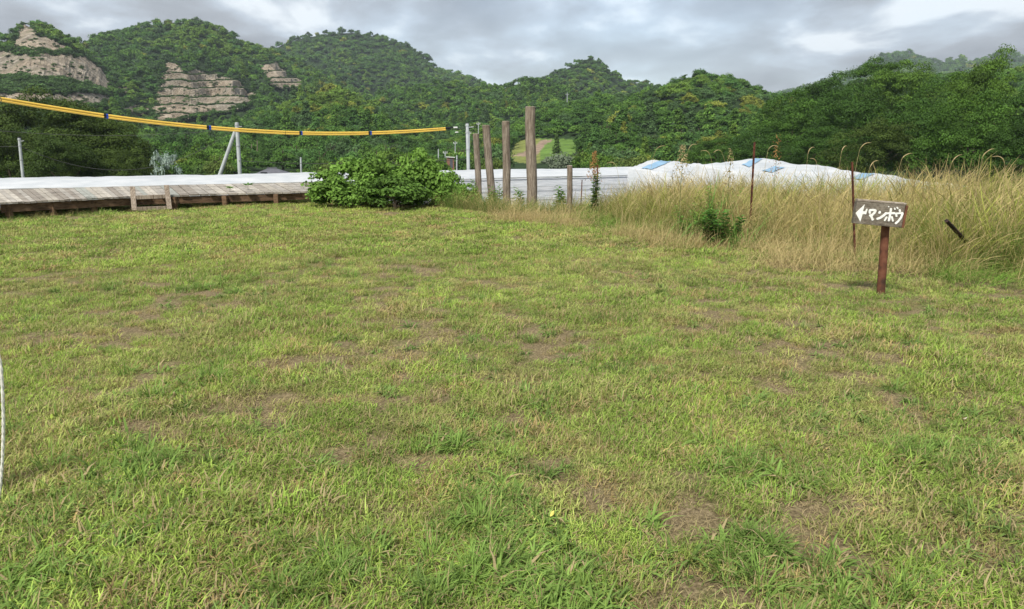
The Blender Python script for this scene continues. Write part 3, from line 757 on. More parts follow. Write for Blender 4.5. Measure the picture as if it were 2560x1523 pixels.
# small ladder leaning on the stage
lb0, lb1 = on_plane(336, 527, -.02), on_plane(424, 524, -.02)
lt0, lt1 = at(331, 468, lb0[1] + .35), at(416, 464, lb1[1] + .35)
lad = empty('step_ladder', lb0, label='short weathered wooden ladder with two rungs leaning on the stage', cat='ladder')
lo_ = lb0
def board(p, q, w, d, name, a=.5, parent=lad, mat='plank', o_=None):
    p = Vector(p - (lo_ if o_ is None else o_)); q = Vector(q - (lo_ if o_ is None else o_)); u = (q - p); L_ = u.length; u.normalize()
    r_ = u.to_track_quat('Z', 'Y').to_matrix().to_4x4(); mb = MB(); mb.box((p + q) / 2, (w, d, L_), r_, a); return mb.build(name, M[mat], parent, bevel=.004)
board(lb0, lt0, .11, .05, 'rail', .8, mat='post'); board(lb1, lt1, .11, .05, 'rail', .8, mat='post')
for t in (.07, .55):
    p, q = lb0 + (lt0 - lb0) * t, lb1 + (lt1 - lb1) * t; u = (q - p) / np.linalg.norm(q - p)
    board(p + u * .06, q - u * .06, .05, .09, 'rung', .8, mat='post')

# ------------------------------------------------------------------ greenhouse and tarps
ZR = .41
rid = [on_plane(x_, y_, ZR) for x_, y_ in ((-500, 456), (0, 448), (780, 435), (1700, 417))]
gdir = (rid[3] - rid[0]); gdir /= np.linalg.norm(gdir); gn = np.array([gdir[1], -gdir[0], 0])     # towards the camera
gh = empty('greenhouse', rid[1] * np.array([1, 1, 0]), label='long low greenhouse of white film behind the stage and log posts', cat='greenhouse')
go_ = np.array(gh.location)
L0 = rid[0]; LEN = float(np.dot(rid[3] - rid[0], gdir))
prof = [(5.0, -.05), (3.8, .18), (2.0, .34), (0, ZR), (-1.4, .37), (-2.3, .27), (-2.55, .22)]        # offset behind ridge, height
def sheet(name, prof, mat, lo=0, hi=1, n=150, amp=.03, seed=1):
    ts = np.linspace(lo * LEN, hi * LEN, n); V = []
    for t in ts:
        for (o_, z) in prof:
            w = (vnoise(t * 1.1, z * 6 + o_, seed) - .5) * amp * 2 + (vnoise(t * 4.3, z * 9 + o_, seed + 3) - .5) * amp
            p = L0 + gdir * t - gn * o_; V.append((p[0] - go_[0], p[1] - go_[1], z + w * (.6 if abs(o_) > 2.4 else 1)))
    m_ = len(prof); F = [(i * m_ + j, (i + 1) * m_ + j, (i + 1) * m_ + j + 1, i * m_ + j + 1) for i in range(n - 1) for j in range(m_ - 1)]
    me = npmesh(name, np.array(V), np.array(F), M[mat], None, True); o = link(name, me, gh); return o
sheet('roof_sheet', prof, 'film')
side = [(-2.58, .215), (-2.62, .0), (-2.60, -.3), (-2.66, -.7), (-2.70, -1.2), (-2.8, -2.2), (-2.9, -3.4)]
sheet('wall_sheet', side, 'film2', amp=.05, seed=4)
mb = MB(); mb.tube([L0 + gdir * t + gn * 2.64 + np.array([-go_[0], -go_[1], .225 - ZR + (vnoise(t * .8, 0, 9) - .5) * .03]) for t in np.linspace(0, LEN, 60)], .018, 6); mb.build('eave_rail', M['steel'], gh)
for k, zz_ in enumerate((-.12, -.55)):
    mb = MB(); mb.tube([L0 + gdir * t + gn * 2.70 + np.array([-go_[0], -go_[1], zz_ - ZR]) for t in np.linspace(0, LEN, 60)], .010, 5); mb.build('side_rail', M['steel'], gh)

def tarp(label, R0, R1, E0, E1, bands, back, group):
    "tarp over a tunnel frame: ridge R0-R1, near eave E0-E1, all world points"
    R0, R1, E0, E1 = map(np.array, (R0, R1, E0, E1)); o = empty('tarp_tunnel', R0 * np.array([1, 1, 0]), label=label, cat='tarp tunnel', group=group); oo = np.array(o.location)
    nu, nv = 60, 26
    def S_(u, v, lift=0):                                     # v: 0 ridge .. 1 near eave .. >1 wall; <0 far side
        r_ = R0 + (R1 - R0) * u; e_ = E0 + (E1 - E0) * u
        sag = .02 * np.sin(u * 21) * (1 - abs(v)) + (vnoise(u * 9, v * 3, 5) - .5) * .05 + (vnoise(u * 40, v * 11, 6) - .5) * .035
        if v < 0: p = r_ + back * (-v) + np.array([0, 0, -1.6 * v * v])
        elif v <= 1: p = r_ + (e_ - r_) * v + np.array([0, 0, 0.0 * math.sin(v * math.pi) * np.linalg.norm((e_ - r_))])
        else: p = e_ + (e_ - r_) * .05 * (v - 1) - np.array([0, 0, (v - 1) * 2.6])
        return p + np.array([0, 0, sag + lift]) - oo
    vs = np.concatenate([np.linspace(-1, 0, 8)[:-1], np.linspace(0, 1, 14), [1.3, 1.7, 2.0]])
    def grid(us, vs, lift): 
        V = [S_(u, v, lift) for u in us for v in vs]; m_ = len(vs)
        F = [(i * m_ + j, (i + 1) * m_ + j, (i + 1) * m_ + j + 1, i * m_ + j + 1) for i in range(len(us) - 1) for j in range(m_ - 1)]; return np.array(V), np.array(F)
    V, F = grid(np.linspace(0, 1, nu), vs, 0)
    s_ = link('cover_sheet', npmesh('cover_sheet', V, F, M['film'], None, True), o)
    for (a, b, v0, v1, sk) in bands:
        uu = np.linspace(a, b, 6); vv = np.linspace(v0, v1, 16); V = np.array([S_(u + sk * v, v, .02) for u in uu for v in vv]); F = np.array([(i * 16 + j, (i + 1) * 16 + j, (i + 1) * 16 + j + 1, i * 16 + j + 1) for i in range(5) for j in range(15)]); link('blue_strip', npmesh('blue_strip', V, F, M['bluetape'], None, True), o)
    # end wall
    ev = [S_(0, v) for v in vs]; V = ev + [(p[0], p[1], -3.5) for p in ev]; m_ = len(ev)
    link('end_sheet', npmesh('end_sheet', np.array(V), np.array([(j, j + 1, m_ + j + 1, m_ + j) for j in range(m_ - 1)]), M['film2'], None, True), o)
    return o
tarp('lower tarp covered tunnel with one blue strip, beside the greenhouse roof end', at(1625, 401, 27.5), at(1800, 414, 26), at(1570, 422, 25), at(1765, 446, 22), [(.16, .30, -.1, .9, 0.)], np.array([1.2, 3.5, 0]), 'tarp covered tunnels')
tarp('taller white tarp tunnel with several blue strips rising behind the grass', at(1893, 396, 23.5), at(2420, 466, 17.0), at(1740, 413, 21), at(2230, 530, 14.5), [(.0, .05, .08, .62, .22), (.17, .23, .30, .66, .16), (.58, .64, .04, .36, .12)], np.array([2.0, 3.5, -.2]), 'tarp covered tunnels')

# ------------------------------------------------------------------ log posts, stakes, rod
def gz(p): return float(terrain(p[0], p[1]))
def logpost(bx, by, tx, ty, depth, wpx, label, group='upright log posts at the lawn edge', mat='post', name='log_post', taper=.95, seed=1):
    B = at(bx, by, depth); T = at(tx, ty, depth); zb = gz(B) - .3
    B2 = B + (T - B) * ((zb - B[2]) / (T[2] - B[2])); r = wpx / FPX * depth / 2
    t_ = empty(name, (B2[0], B2[1], zb), label=label, cat='post', group=group); random.seed(seed)
    mb = MB(); n = 9; pts = []; rr = []
    for i in range(n):
        t = i / (n - 1); p = B2 + (T - B2) * t - np.array(t_.location); pts.append(p + np.array([random.uniform(-1, 1), random.uniform(-1, 1), 0]) * r * .09); rr.append(r * (1.02 - .07 * t))
    pts[-1] = pts[-1] + (pts[-1] - pts[-2]) * 0
    mb.tube(pts, rr, 14, True, .5, .025)
    tp = pts[-1]
    mb.build('shaft', M[mat], t_, smooth=True)
    mc = MB(); mc.tube([tp + np.array([0, 0, .002]), tp + np.array([0, 0, .010])], [rr[-1] * .97, rr[-1] * .93], 14, True, .9); mc.build('cut_end', M['plank'], t_)
    return t_
logpost(1199, 520, 1190, 335, 19.6, 16, 'shortest of the four tall log posts, nearest the bush', seed=1)
logpost(1233, 524, 1214, 314, 18.6, 19.5, 'tall log post leaning towards the bush', seed=2)
logpost(1268, 530, 1264, 304, 17.6, 20, 'upright log post just beside the tallest one', seed=3)
logpost(1331, 536, 1325, 268, 16.4, 26, 'tallest and thickest of the weathered log posts', seed=4)
logpost(1423, 540, 1425, 415, 16.0, 14, 'short log post standing apart at the edge of the dry grass', seed=5)
def stake(bx, by, tx, ty, depth, wpx, label, mat='rust', name='rusty_stake', cat='stake', group='rusty stakes in the dry grass'):
    B = at(bx, by, depth); T = at(tx, ty, depth); zb = min(gz(B), B[2]) - .15; B2 = B + (T - B) * ((zb - B[2]) / (T[2] - B[2])) if abs(T[2] - B[2]) > .3 else B
    w = wpx / FPX * depth * .72; mb = MB(); u = Vector(T - B2); L_ = u.length; r_ = u.to_track_quat('Z', 'Y').to_matrix().to_4x4()
    mid = (B2 + T) / 2 - B2; mb.box(mid + np.array([0, 0, 0]), (w, w * .22, L_), r_); Vd = r_ @ Vector((0, w * .5, 0))
    mb.box(np.array(mid) + np.array(Vd) * .8, (w * .22, w * .75, L_ * .998), r_)                 # angle section
    for k in range(int(L_ / .14)):                                                                 # bolt ears along the edge
        p = Vector(mid) + (r_ @ Vector((w * .58, 0, -L_ / 2 + .1 + k * .14))); mb.box(p, (w * .3, w * .4, .018), r_)
    o = mb.build(name, M[mat]); o.location = V3(B2); tag(o, label, cat, group); return o
stake(1492, 505, 1495, 414, 16.5, 5, 'thin rusty stake between the short log post and the dry grass plume')
stake(1876, 520, 1885, 355, 12.2, 7, 'rusty stake standing before the white tarp peak')
stake(2134, 575, 2129, 405, 9.6, 7, 'rusty stake just behind the left end of the wooden sign')
stake(1454, 490, 1456, 450, 16.8, 3.5, 'tiny stake stump beside the short log post')
R0, R1 = at(2366, 552, 8.7), at(2440, 628, 9.3); _k = (R0[2] + .05) / (R0[2] - R1[2])
mb = MB(); mb.tube([R0 - R0, (R1 - R0) * .5 + np.array([0, 0, -.008]), R1 - R0, (R1 - R0) * _k], [.023, .025, .029, .03], 8, True, .5, .08)
o = mb.build('steel_rod', M['blackrust'], None, True); o.location = V3(R0); tag(o, 'dark rusty rod slanting out of the dry grass beside the sign', 'rod')

# ------------------------------------------------------------------ wooden sign
base = on_plane(2203, 737, 0.0); SD = base[1]
sg = empty('direction_sign', (base[0], base[1], gz(base)), label='small wooden arrow sign with white hand painted letters on a rusty post', cat='sign')
so_ = np.array(sg.location)
TL, TR_, BL, BR = at(2140, 502, SD - .08), at(2254, 511, SD - .08), at(2138, 556, SD - .08), at(2249, 571, SD - .08)
top = at(2213, 560, SD)
mb = MB(); mb.tube([np.array([0, 0, -.2]), (top - so_) * .5 + np.array([.0, 0, 0]), top - so_ + np.array([0, 0, .1])], [.042, .041, .040], 18); mb.build('post', M['rustpost'], sg, True)
ux = (TR_ - TL) / np.linalg.norm(TR_ - TL); uz = (TL - BL) / np.linalg.norm(TL - BL); uz = uz - ux * np.dot(ux, uz); uz /= np.linalg.norm(uz); uy = np.cross(uz, ux)
yaw = math.radians(-8)                                      # the face is turned a little so its end shows
BW = np.linalg.norm(TR_ - TL); BH = (np.linalg.norm(TL - BL) + np.linalg.norm(TR_ - BR)) / 2; BT = .085
RM = Matrix(((ux[0], uy[0], uz[0]), (ux[1], uy[1], uz[1]), (ux[2], uy[2], uz[2]))); RM = (Matrix.Rotation(yaw, 3, 'Z') @ RM).to_4x4()
ctr = (TL + TR_ + BL + BR) / 4 - so_ 
random.seed(11); mb = MB(); mb.box(ctr, (BW, BT, BH), RM, .5, .003); bd = mb.build('board', M['signboard'], sg, bevel=.004)
mb = MB(); mb.box(Vector(ctr) + RM @ Vector((BW / 2 + .012, 0, -.002)), (.022, BT + .004, BH * .97), RM, .5); mb.build('end_board', M['rustpost'], sg, bevel=.003)
mb = MB(); mb.box(Vector(ctr) + RM @ Vector((.004, .0, BH / 2 + .009)), (BW * 1.01, BT + .006, .016), RM, .7, .002); mb.build('top_batten', M['plank'], sg, bevel=.002)
def uvp(x_, y_):                                            # zoomed photo pixels on the board face -> board coordinates
    u = (x_ - 437) / 556; yt = 208 + (x_ - 437) * .070; v = (y_ - yt) / 272
    return (u - .5) * BW, (.5 - v) * BH
def strokes(lst, name, parent):
    mb = MB(); q = 0
    for st in lst:
        w = st[0] / 556 * BW / 2; pts = [uvp(*p) for p in st[1:]]; q += 1; yy = -BT / 2 - .0035 - .0004 * q
        # resample, round caps, uneven brush width
        P = []; 
        for a_, b_ in zip(pts[:-1], pts[1:]):
            for k in range(6): P.append((a_[0] + (b_[0] - a_[0]) * k / 6, a_[1] + (b_[1] - a_[1]) * k / 6))
        P.append(pts[-1]); P = np.array(P)
        if len(P) > 4:
            for _ in range(2): P[1:-1] = (P[:-2] + 2 * P[1:-1] + P[2:]) / 4
        D = np.gradient(P, axis=0); D /= np.linalg.norm(D, axis=1)[:, None] + 1e-9; Nn = np.stack([-D[:, 1], D[:, 0]], -1)
        a0 = P[0] - D[0] * w * .5; a1 = P[-1] + D[-1] * w * .5
        P = np.concatenate([[a0], P, [a1]]); Nn = np.concatenate([[Nn[0]], Nn, [Nn[-1]]])
        ww = w * (1 + (rng.random(len(P)) - .5) * .22); ww[0] *= .55; ww[-1] *= .55
        Lf, Rt = P + Nn * ww[:, None], P - Nn * ww[:, None]; V = []
        for yv in (yy, yy + .004):
            for s_ in (Lf, Rt): V += [Vector((p[0], yv, p[1])) for p in s_]
        n = len(P); F = []
        for i in range(n - 1):
            F.append((i, i + 1, n + i + 1, n + i)); F.append((2 * n + i, i, i + 0, 2 * n + i)) if 0 else None
            F.append((2 * n + i, 2 * n + i + 1, i + 1, i)); F.append((n + i, n + i + 1, 3 * n + i + 1, 3 * n + i))
        F.append((0, n, 3 * n, 2 * n)); F.append((n - 1, 3 * n - 1, 4 * n - 1, 2 * n - 1))
        mb.add([Vector(ctr) + RM @ v for v in V], F)
    return mb.build(name, M['paint'], parent)
# arrow: filled head and a flared shaft
ar = MB(); hp = [(440, 352), (524, 250), (520, 330), (545, 332), (552, 300), (568, 300), (562, 368), (545, 364), (522, 366), (511, 456)]
V = []
for yv in (-BT / 2 - .0038, -BT / 2 + .001):
    for p in hp: u_, v_ = uvp(*p); V.append(Vector(ctr) + RM @ Vector((u_, yv, v_)))
n = len(hp); ar.add(V, [tuple(range(n))] + [(i, (i + 1) % n, n + (i + 1) % n, n + i) for i in range(n)]); ar.build('painted_arrow', M['paint'], sg)
strokes([(27, (594, 318), (628, 312), (662, 318), (650, 350), (622, 384)), (22, (594, 322), (598, 346), (606, 352)), (26, (606, 372), (632, 400), (648, 430))], 'painted_letter', sg)
strokes([(34, (706, 338), (716, 342)), (27, (696, 418), (730, 404), (764, 374), (788, 346))], 'painted_letter', sg)
strokes([(24, (776, 350), (830, 348), (884, 346)), (25, (830, 292), (834, 360), (832, 438)), (20, (802, 392), (784, 436)), (20, (856, 388), (880, 440)), (16, (868, 286), (878, 302)), (16, (894, 276), (908, 292))], 'painted_letter', sg)
strokes([(22, (930, 304), (938, 326)), (22, (898, 350), (935, 345), (972, 342)), (22, (898, 352), (910, 384)), (24, (970, 344), (962, 400), (936, 444), (914, 468))], 'painted_letter', sg)
strokes([(13, (798, 268), (801, 274))], 'paint_fleck', sg)

# ------------------------------------------------------------------ lawn grass
def tuft(name, n, rad, h, w, lean, seed, dry=.12, curl=.5, mat='blade', seg=3, hvar=.45, uniform_out=False):
    r = np.random.default_rng(seed); a = r.uniform(0, 6.283, n); q = rad * np.sqrt(r.random(n))
    bx, by = np.cos(a) * q, np.sin(a) * q
    da = a + r.normal(0, .9 if uniform_out else 2.2, n); hh = h * r.uniform(1 - hvar, 1 + hvar, n); ln = np.abs(r.normal(lean, lean * .4, n))
    ww = w * r.uniform(.7, 1.35, n); V = []; k = seg + 1
    for j in range(k):
        t = j / seg; ang = ln * (1 + curl * t * 1.5) * t ** .35
        # integrate roughly: length along the blade with growing lean
        ox = np.sin(np.minimum(ang, 1.9)) * hh * t; oz = np.cos(np.minimum(ang, 1.9)) * hh * t
        cx_, cy_ = bx + np.cos(da) * ox, by + np.sin(da) * ox; wd = ww * (1 - t ** 2 * .92) * .5
        px_, py_ = -np.sin(da + .3) * wd, np.cos(da + .3) * wd
        V.append(np.stack([cx_ - px_, cy_ - py_, oz], -1)); V.append(np.stack([cx_ + px_, cy_ + py_, oz], -1))
    V = np.stack(V, 1); m = 2 * k; b0 = np.arange(n)[:, None] * m; F = np.concatenate([b0 + np.array([2 * j, 2 * j + 1, 2 * j + 3, 2 * j + 2]) for j in range(seg)])
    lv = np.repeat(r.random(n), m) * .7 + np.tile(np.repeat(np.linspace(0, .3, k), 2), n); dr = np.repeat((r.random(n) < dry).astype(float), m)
    return npmesh(name, V.reshape(-1, 3), F, M[mat], {'lv': lv, 'dr': dr})
LAWN = [tuft('lawn_tuft', 70, .085, .034, .0034, .75, 500 + i, .14) for i in range(5)]
LAWN += [tuft('lawn_tuft', 60, .085, .045, .0040, .60, 520 + i, .25) for i in range(3)]
WIDE = [tuft('crabgrass_tuft', 34, .045, .082, .0092, 1.15, 540 + i, .05, .35, uniform_out=True) for i in range(4)]
CLUMP = [tuft('grass_clump', 70, .05, .085, .0040, .6, 550 + i, .10, .6, uniform_out=True) for i in range(3)]
DRYT = [tuft('dry_tuft', 60, .09, .055, .0026, 1.15, 560 + i, .8, .3) for i in range(3)]
FARL = [tuft('lawn_patch', 120, .16, .040, .0075, .75, 570 + i, .16, seg=2) for i in range(4)]
PROT = LAWN + WIDE + CLUMP + DRYT + FARL                    # 0-7, 8-11, 12-14, 15-17, 18-21
def wedge(n, r0, r1, lo=-100, hi=2660):
    x0, y0, _ = ray(lo, 1000); x1, y1, _ = ray(hi, 1000); a0, a1 = math.atan2(x0, y0) - .10, math.atan2(x1, y1) + .10
    r = np.sqrt(rng.uniform(r0 * r0, r1 * r1, n)); a = rng.uniform(a0, a1, n); return np.sin(a) * r, np.cos(a) * r, r
P = []; T = []; Sc = []; I = []; R = []
def add_inst(x, y, idx, sc, tint, dz=0.0, tilt=.12, arr=None):
    z = terrain(x, y) + dz; n = len(x); A = arr or (P, T, Sc, I, R)
    A[0].append(np.stack([x, y, z], -1)); A[1].append(tint); A[2].append(sc); A[3].append(idx)
    A[4].append(np.stack([rng.normal(0, tilt, n), rng.normal(0, tilt, n), rng.uniform(0, 6.283, n)], -1))
G1, G2, G3, G4 = np.array([.330, .440, .085]), np.array([.170, .275, .050]), np.array([.400, .400, .140]), np.array([.400, .300, .130])
def lawn_tint(x, y, n):
    a = sstep(.38, .62, fbm(x * .8, y * .8, 4, 91))[:, None]; b = sstep(.45, .7, fbm(x * 1.9, y * 1.9, 4, 92))[:, None]; u = rng.random((n, 1))
    c = G1 * a + (G1 * .55 + G2 * .45) * (1 - a); c = c * (1 - b * .6) + G3 * b * .6; c = np.where(u < .10, G4, c); c = np.where(u > .88, G2 * 1.1, c)
    br = sstep(.35, .9, bare(x, y))[:, None]; c = c * (1 - br * .4) + G4 * br * .4
    return c * rng.uniform(.60, 1.32, (n, 1)) * (.76 + .48 * fbm(x * 4, y * 4, 2, 104))[:, None]
for r0, r1, den in ((1.6, 4.0, 330), (4.0, 7.0, 260), (7.0, 11, 150)):
    n = int(.5 * (r1 * r1 - r0 * r0) * 1.45 * den); x, y, r = wedge(n, r0, r1); tn = tallness(x, y)
    k = (rng.random(n) > bare(x, y) * .85) & (tn < 1.4); x, y = x[k], y[k]; n = len(x)
    lu = fbm(x * 1.3, y * 1.3, 3, 93); sc = (.65 + .9 * lu) * rng.uniform(.75, 1.3, n)
    add_inst(x, y, rng.integers(0, 8, n), sc, lawn_tint(x, y, n))
for r0, r1, den in ((10.5, 16, 62), (16, 27, 36)):
    n = int(.5 * (r1 * r1 - r0 * r0) * 1.45 * den); x, y, r = wedge(n, r0, r1); tn = tallness(x, y); re = np.interp(np.arctan2(x, y), EAZ, ER)
    k = (rng.random(n) > bare(x, y) * .7) & (tn < 1.4) & (r < re + 6); x, y = x[k], y[k]; n = len(x)
    add_inst(x, y, rng.integers(18, 22, n), rng.uniform(.9, 1.5, n), lawn_tint(x, y, n) * 1.02)
# coarse crabgrass and clumps
for r0, r1, den, th in ((1.6, 5.0, 60, .455), (5.0, 9, 14, .50), (9, 18, 3.5, .52)):
    n = int(.5 * (r1 * r1 - r0 * r0) * 1.45 * den); x, y, r = wedge(n, r0, r1)
    k = (fbm(x * .9, y * .9, 3, 94) * .6 + fbm(x * 3, y * 3, 2, 95) * .4 > th) & (tallness(x, y) < .3); x, y = x[k], y[k]; n = len(x)
    add_inst(x, y, np.where(rng.random(n) < .8, rng.integers(8, 12, n), rng.integers(12, 15, n)), rng.uniform(.45, 1.1, n), np.array([.165, .255, .062]) * rng.uniform(.75, 1.3, (n, 1)))
for cx_, cy_, k_ in ((1235, 1285, 26), (1235, 1420, 30), (1420, 1500, 22), (330, 1180, 26), (120, 1300, 26), (2100, 1500, 22), (1830, 1400, 22), (60, 1480, 30), (560, 720, 22), (1180, 1100, 14), (2350, 1130, 14), (840, 1420, 16), (1900, 1180, 16), (820, 680, 14), (500, 970, 14)):
    c = on_plane(cx_, cy_, 0.0); rr = .05 + .035 * c[1]; x = c[0] + rng.normal(0, rr, k_); y = c[1] + rng.normal(0, rr, k_)
    add_inst(x, y, np.where(rng.random(k_) < .6, rng.integers(8, 12, k_), rng.integers(12, 15, k_)), rng.uniform(.8, 1.4, k_), np.array([.175, .275, .060]) * rng.uniform(.8, 1.25, (k_, 1)))
# dead straw lying in the thin places
for r0, r1, den in ((1.6, 5, 75), (5, 12, 26)):
    n = int(.5 * (r1 * r1 - r0 * r0) * 1.45 * den); x, y, r = wedge(n, r0, r1)
    k = (rng.random(n) < .22 + bare(x, y)) & (tallness(x, y) < 1); x, y = x[k], y[k]; n = len(x)
    add_inst(x, y, rng.integers(15, 18, n), rng.uniform(.5, 1.1, n), np.array([.38, .32, .16]) * rng.uniform(.7, 1.3, (n, 1)), -.006)
print('LAWN', sum(len(p) for p in P))
o = scatter('lawn_grass', np.concatenate(P), np.concatenate(R), np.concatenate(Sc), np.concatenate(I), PROT, np.concatenate(T))
tag(o, 'short patchy green lawn grass with coarse tufts', 'grass')

# ------------------------------------------------------------------ tall dry grass
def tall_clump(name, n, rad, h, seed, dry=.55, w=.004, heads=True, droop=.5):
    "upright stems with leaves and seed heads"
    r = np.random.default_rng(seed); V = []; F = []; LVs = []; DR = []; c = 0
    for i in range(n):
        a = r.uniform(0, 6.283); q = rad * math.sqrt(r.random()); bx, by = math.cos(a) * q, math.sin(a) * q
        H = h * r.uniform(.55, 1.1); da = r.uniform(0, 6.283); L0_ = r.uniform(.03, .28) if r.random() < .75 else r.uniform(.3, .9); dr_ = droop * r.uniform(.2, 1.5); seg = 6
        p = np.array([bx, by, 0.]); ang = L0_; lvv = r.random() * .8; d_ = float(r.random() < dry); wd = w * r.uniform(.5, 1.2)
        path = [p.copy()]
        for j in range(seg):
            ang += dr_ * (j / seg) ** 2.2; st = H / seg; p = p + np.array([math.cos(da) * math.sin(ang), math.sin(da) * math.sin(ang), math.cos(ang)]) * st; path.append(p.copy())
        sx, sy = -math.sin(da + 1.0), math.cos(da + 1.0)
        ws = [wd * (1 - .55 * j / seg) for j in range(seg + 1)]
        if heads and r.random() < .6:
            ws[-1] = wd * .5; ws[-2] = wd * 1.9; ws[-3] = wd * 1.3
        for j, p in enumerate(path):
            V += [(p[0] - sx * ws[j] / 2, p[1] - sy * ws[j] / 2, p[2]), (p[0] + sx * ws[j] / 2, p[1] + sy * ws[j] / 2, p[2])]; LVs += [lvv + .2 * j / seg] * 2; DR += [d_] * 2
        F += [(c + 2 * j, c + 2 * j + 1, c + 2 * j + 3, c + 2 * j + 2) for j in range(seg)]; c += 2 * (seg + 1)
    return npmesh(name, np.array(V), np.array(F), M['blade_tall'], {'lv': np.clip(LVs, 0, 1), 'dr': DR})
M['blade_tall'] = leaf_mat('tall_grass', .2, .65, .12, .35, 1.55, dry=(.46, .37, .175))
TALL = [tall_clump('tall_dry_clump', 40, .18, 1.0, 600 + i, .40, .0048) for i in range(6)]
TALLG = [tall_clump('tall_green_clump', 46, .14, .75, 620 + i, .12, .0055, False, .7) for i in range(3)]
FINE = [tall_clump('fine_dry_clump', 40, .24, .95, 640 + i, .5, .0034, True, 1.3) for i in range(4)]
LIE = [tuft('lying_straw', 18, .2, .40, .0042, 1.6, 660 + i, .9, .05, 'blade_tall', hvar=.5) for i in range(4)]
PT = TALL + TALLG + FINE + LIE                              # 0-5, 6-8, 9-12, 13-16
A2 = ([], [], [], [], [])
STRAW, OLIVE, GRN = np.array([.40, .335, .13]), np.array([.25, .275, .06]), np.array([.13, .23, .042])
n = 13500; x, y, r = wedge(n, 6.3, 19.5, 1150, 2760); tn = tallness(x, y) + (fbm(x * 1.2, y * 1.2, 3, 96) - .5) * 1.1
az_ = np.arctan2(x, y); px_, py_ = project(np.stack([x, y, terrain(x, y)], -1))
hmax = np.interp(px_, [1280, 1420, 1500, 1600, 1700, 1850, 2150, 2300, 2560], [.30, .50, .62, .85, .92, .90, .95, 1.08, 1.18])
near = sstep(.0, 1.0, tn)
kk = (tn > .25) & (rng.random(n) < np.interp(px_, [1200, 1400, 1500, 1600, 1900], [.5, .45, .5, .7, .8]) * (.35 + .65 * near) * np.where(r > 15, .6, 1.0))
x, y, px_, hm, near, r = x[kk], y[kk], px_[kk], hmax[kk], near[kk], r[kk]; n = len(x)
gsel = fbm(x * .7, y * .7, 3, 97); c = np.where((gsel > .5)[:, None], STRAW, OLIVE); ug = rng.random(n) < np.interp(px_, [1200, 1450, 1600, 2100, 2560], [.6, .42, .34, .34, .62])
c = np.where(ug[:, None], GRN, c) * rng.uniform(.7, 1.3, (n, 1))
idx = np.where(ug, rng.integers(6, 9, n), np.where(rng.random(n) < .5, rng.integers(0, 6, n), rng.integers(9, 13, n)))
sc = hm * (.42 + .58 * near) * rng.uniform(.45, 1.18, n) * (.8 + .4 * fbm(x * 1.1, y * 1.1, 3, 99)) * np.where(ug, .9, 1)
add_inst(x, y, idx, np.stack([np.full(n, 1.0) * (.6 + .5 * sc), np.full(n, 1.0) * (.6 + .5 * sc), sc], -1), c, -.02, .22, A2)
# flattened straw along the front
n = 10000; x, y, r = wedge(n, 6.0, 17, 1280, 2760); tn = tallness(x, y) + (fbm(x * 1.4, y * 1.4, 3, 98) - .5) * 1.6
k = (tn > -1.5) & (tn < .6) & (rng.random(n) < .8) & (fbm(x * .9, y * .9, 3, 101) > .46); x, y = x[k], y[k]; n = len(x)
add_inst(x, y, rng.integers(13, 17, n), np.stack([rng.uniform(.5, 1.2, n)] * 2 + [rng.uniform(.6, 1.3, n)], -1), STRAW * rng.uniform(.8, 1.5, (n, 1)), .025, .10, A2)
n = 2600; x, y, r = wedge(n, 6.0, 17, 1350, 2760); tn = tallness(x, y) + (fbm(x * 1.4, y * 1.4, 3, 102) - .5) * 1.6
k = (tn > -.5) & (tn < 1.6) & (fbm(x * 1.1, y * 1.1, 3, 103) > .47); x, y = x[k], y[k]; n = len(x)
add_inst(x, y, rng.integers(6, 9, n), np.stack([rng.uniform(.6, 1.1, n)] * 2 + [rng.uniform(.15, .45, n)], -1), np.array([.16, .29, .045]) * rng.uniform(.7, 1.3, (n, 1)), -.02, .2, A2)
# rough edge of the lawn below the stage, the shrub and the posts
ex = np.interp(rng.uniform(-100, 1480, 2600), [-100, 1480], [-100, 1480]); ez = on_plane(ex, np.interp(ex, [p[0] for p in EDGE], [p[1] for p in EDGE]), 0.0)
k_ = rng.normal(.45, .45, len(ex)); k_ = np.clip(k_, -.1, 2); rr = np.hypot(ez[:, 0], ez[:, 1]); x = ez[:, 0] * (rr + k_) / rr; y = ez[:, 1] * (rr + k_) / rr
w_ = np.interp(ex, [-100, 0, 740, 900, 1060, 1150, 1300, 1480], [.22, .17, .10, .14, .30, .55, .50, .40]) * rng.uniform(.4, 1.2, len(ex)); kp = rng.random(len(ex)) < np.interp(ex, [0, 740, 1000, 1100], [.5, .35, .5, 1])
x, y, w_, ex = x[kp], y[kp], w_[kp], ex[kp]; n = len(x); ug = rng.random(n) < .72
add_inst(x, y, np.where(ug, rng.integers(6, 9, n), rng.integers(9, 13, n)), np.stack([.3 + w_ * .7] * 2 + [w_ * 1.25], -1), np.where(ug[:, None], np.array([.12, .21, .04]), STRAW) * rng.uniform(.7, 1.3, (n, 1)), -.02, .15, A2)
print('TALL', sum(len(p) for p in A2[0]))
A2 = list(A2); A2[2] = [np.stack([q] * 3, -1) if q.ndim == 1 else q for q in A2[2]]
o = scatter('tall_grass', np.concatenate(A2[0]), np.concatenate(A2[4]), np.concatenate(A2[2]), np.concatenate(A2[3]), PT, np.concatenate(A2[1]))
tag(o, 'tall straw coloured dry grass mixed with green blades', 'grass')

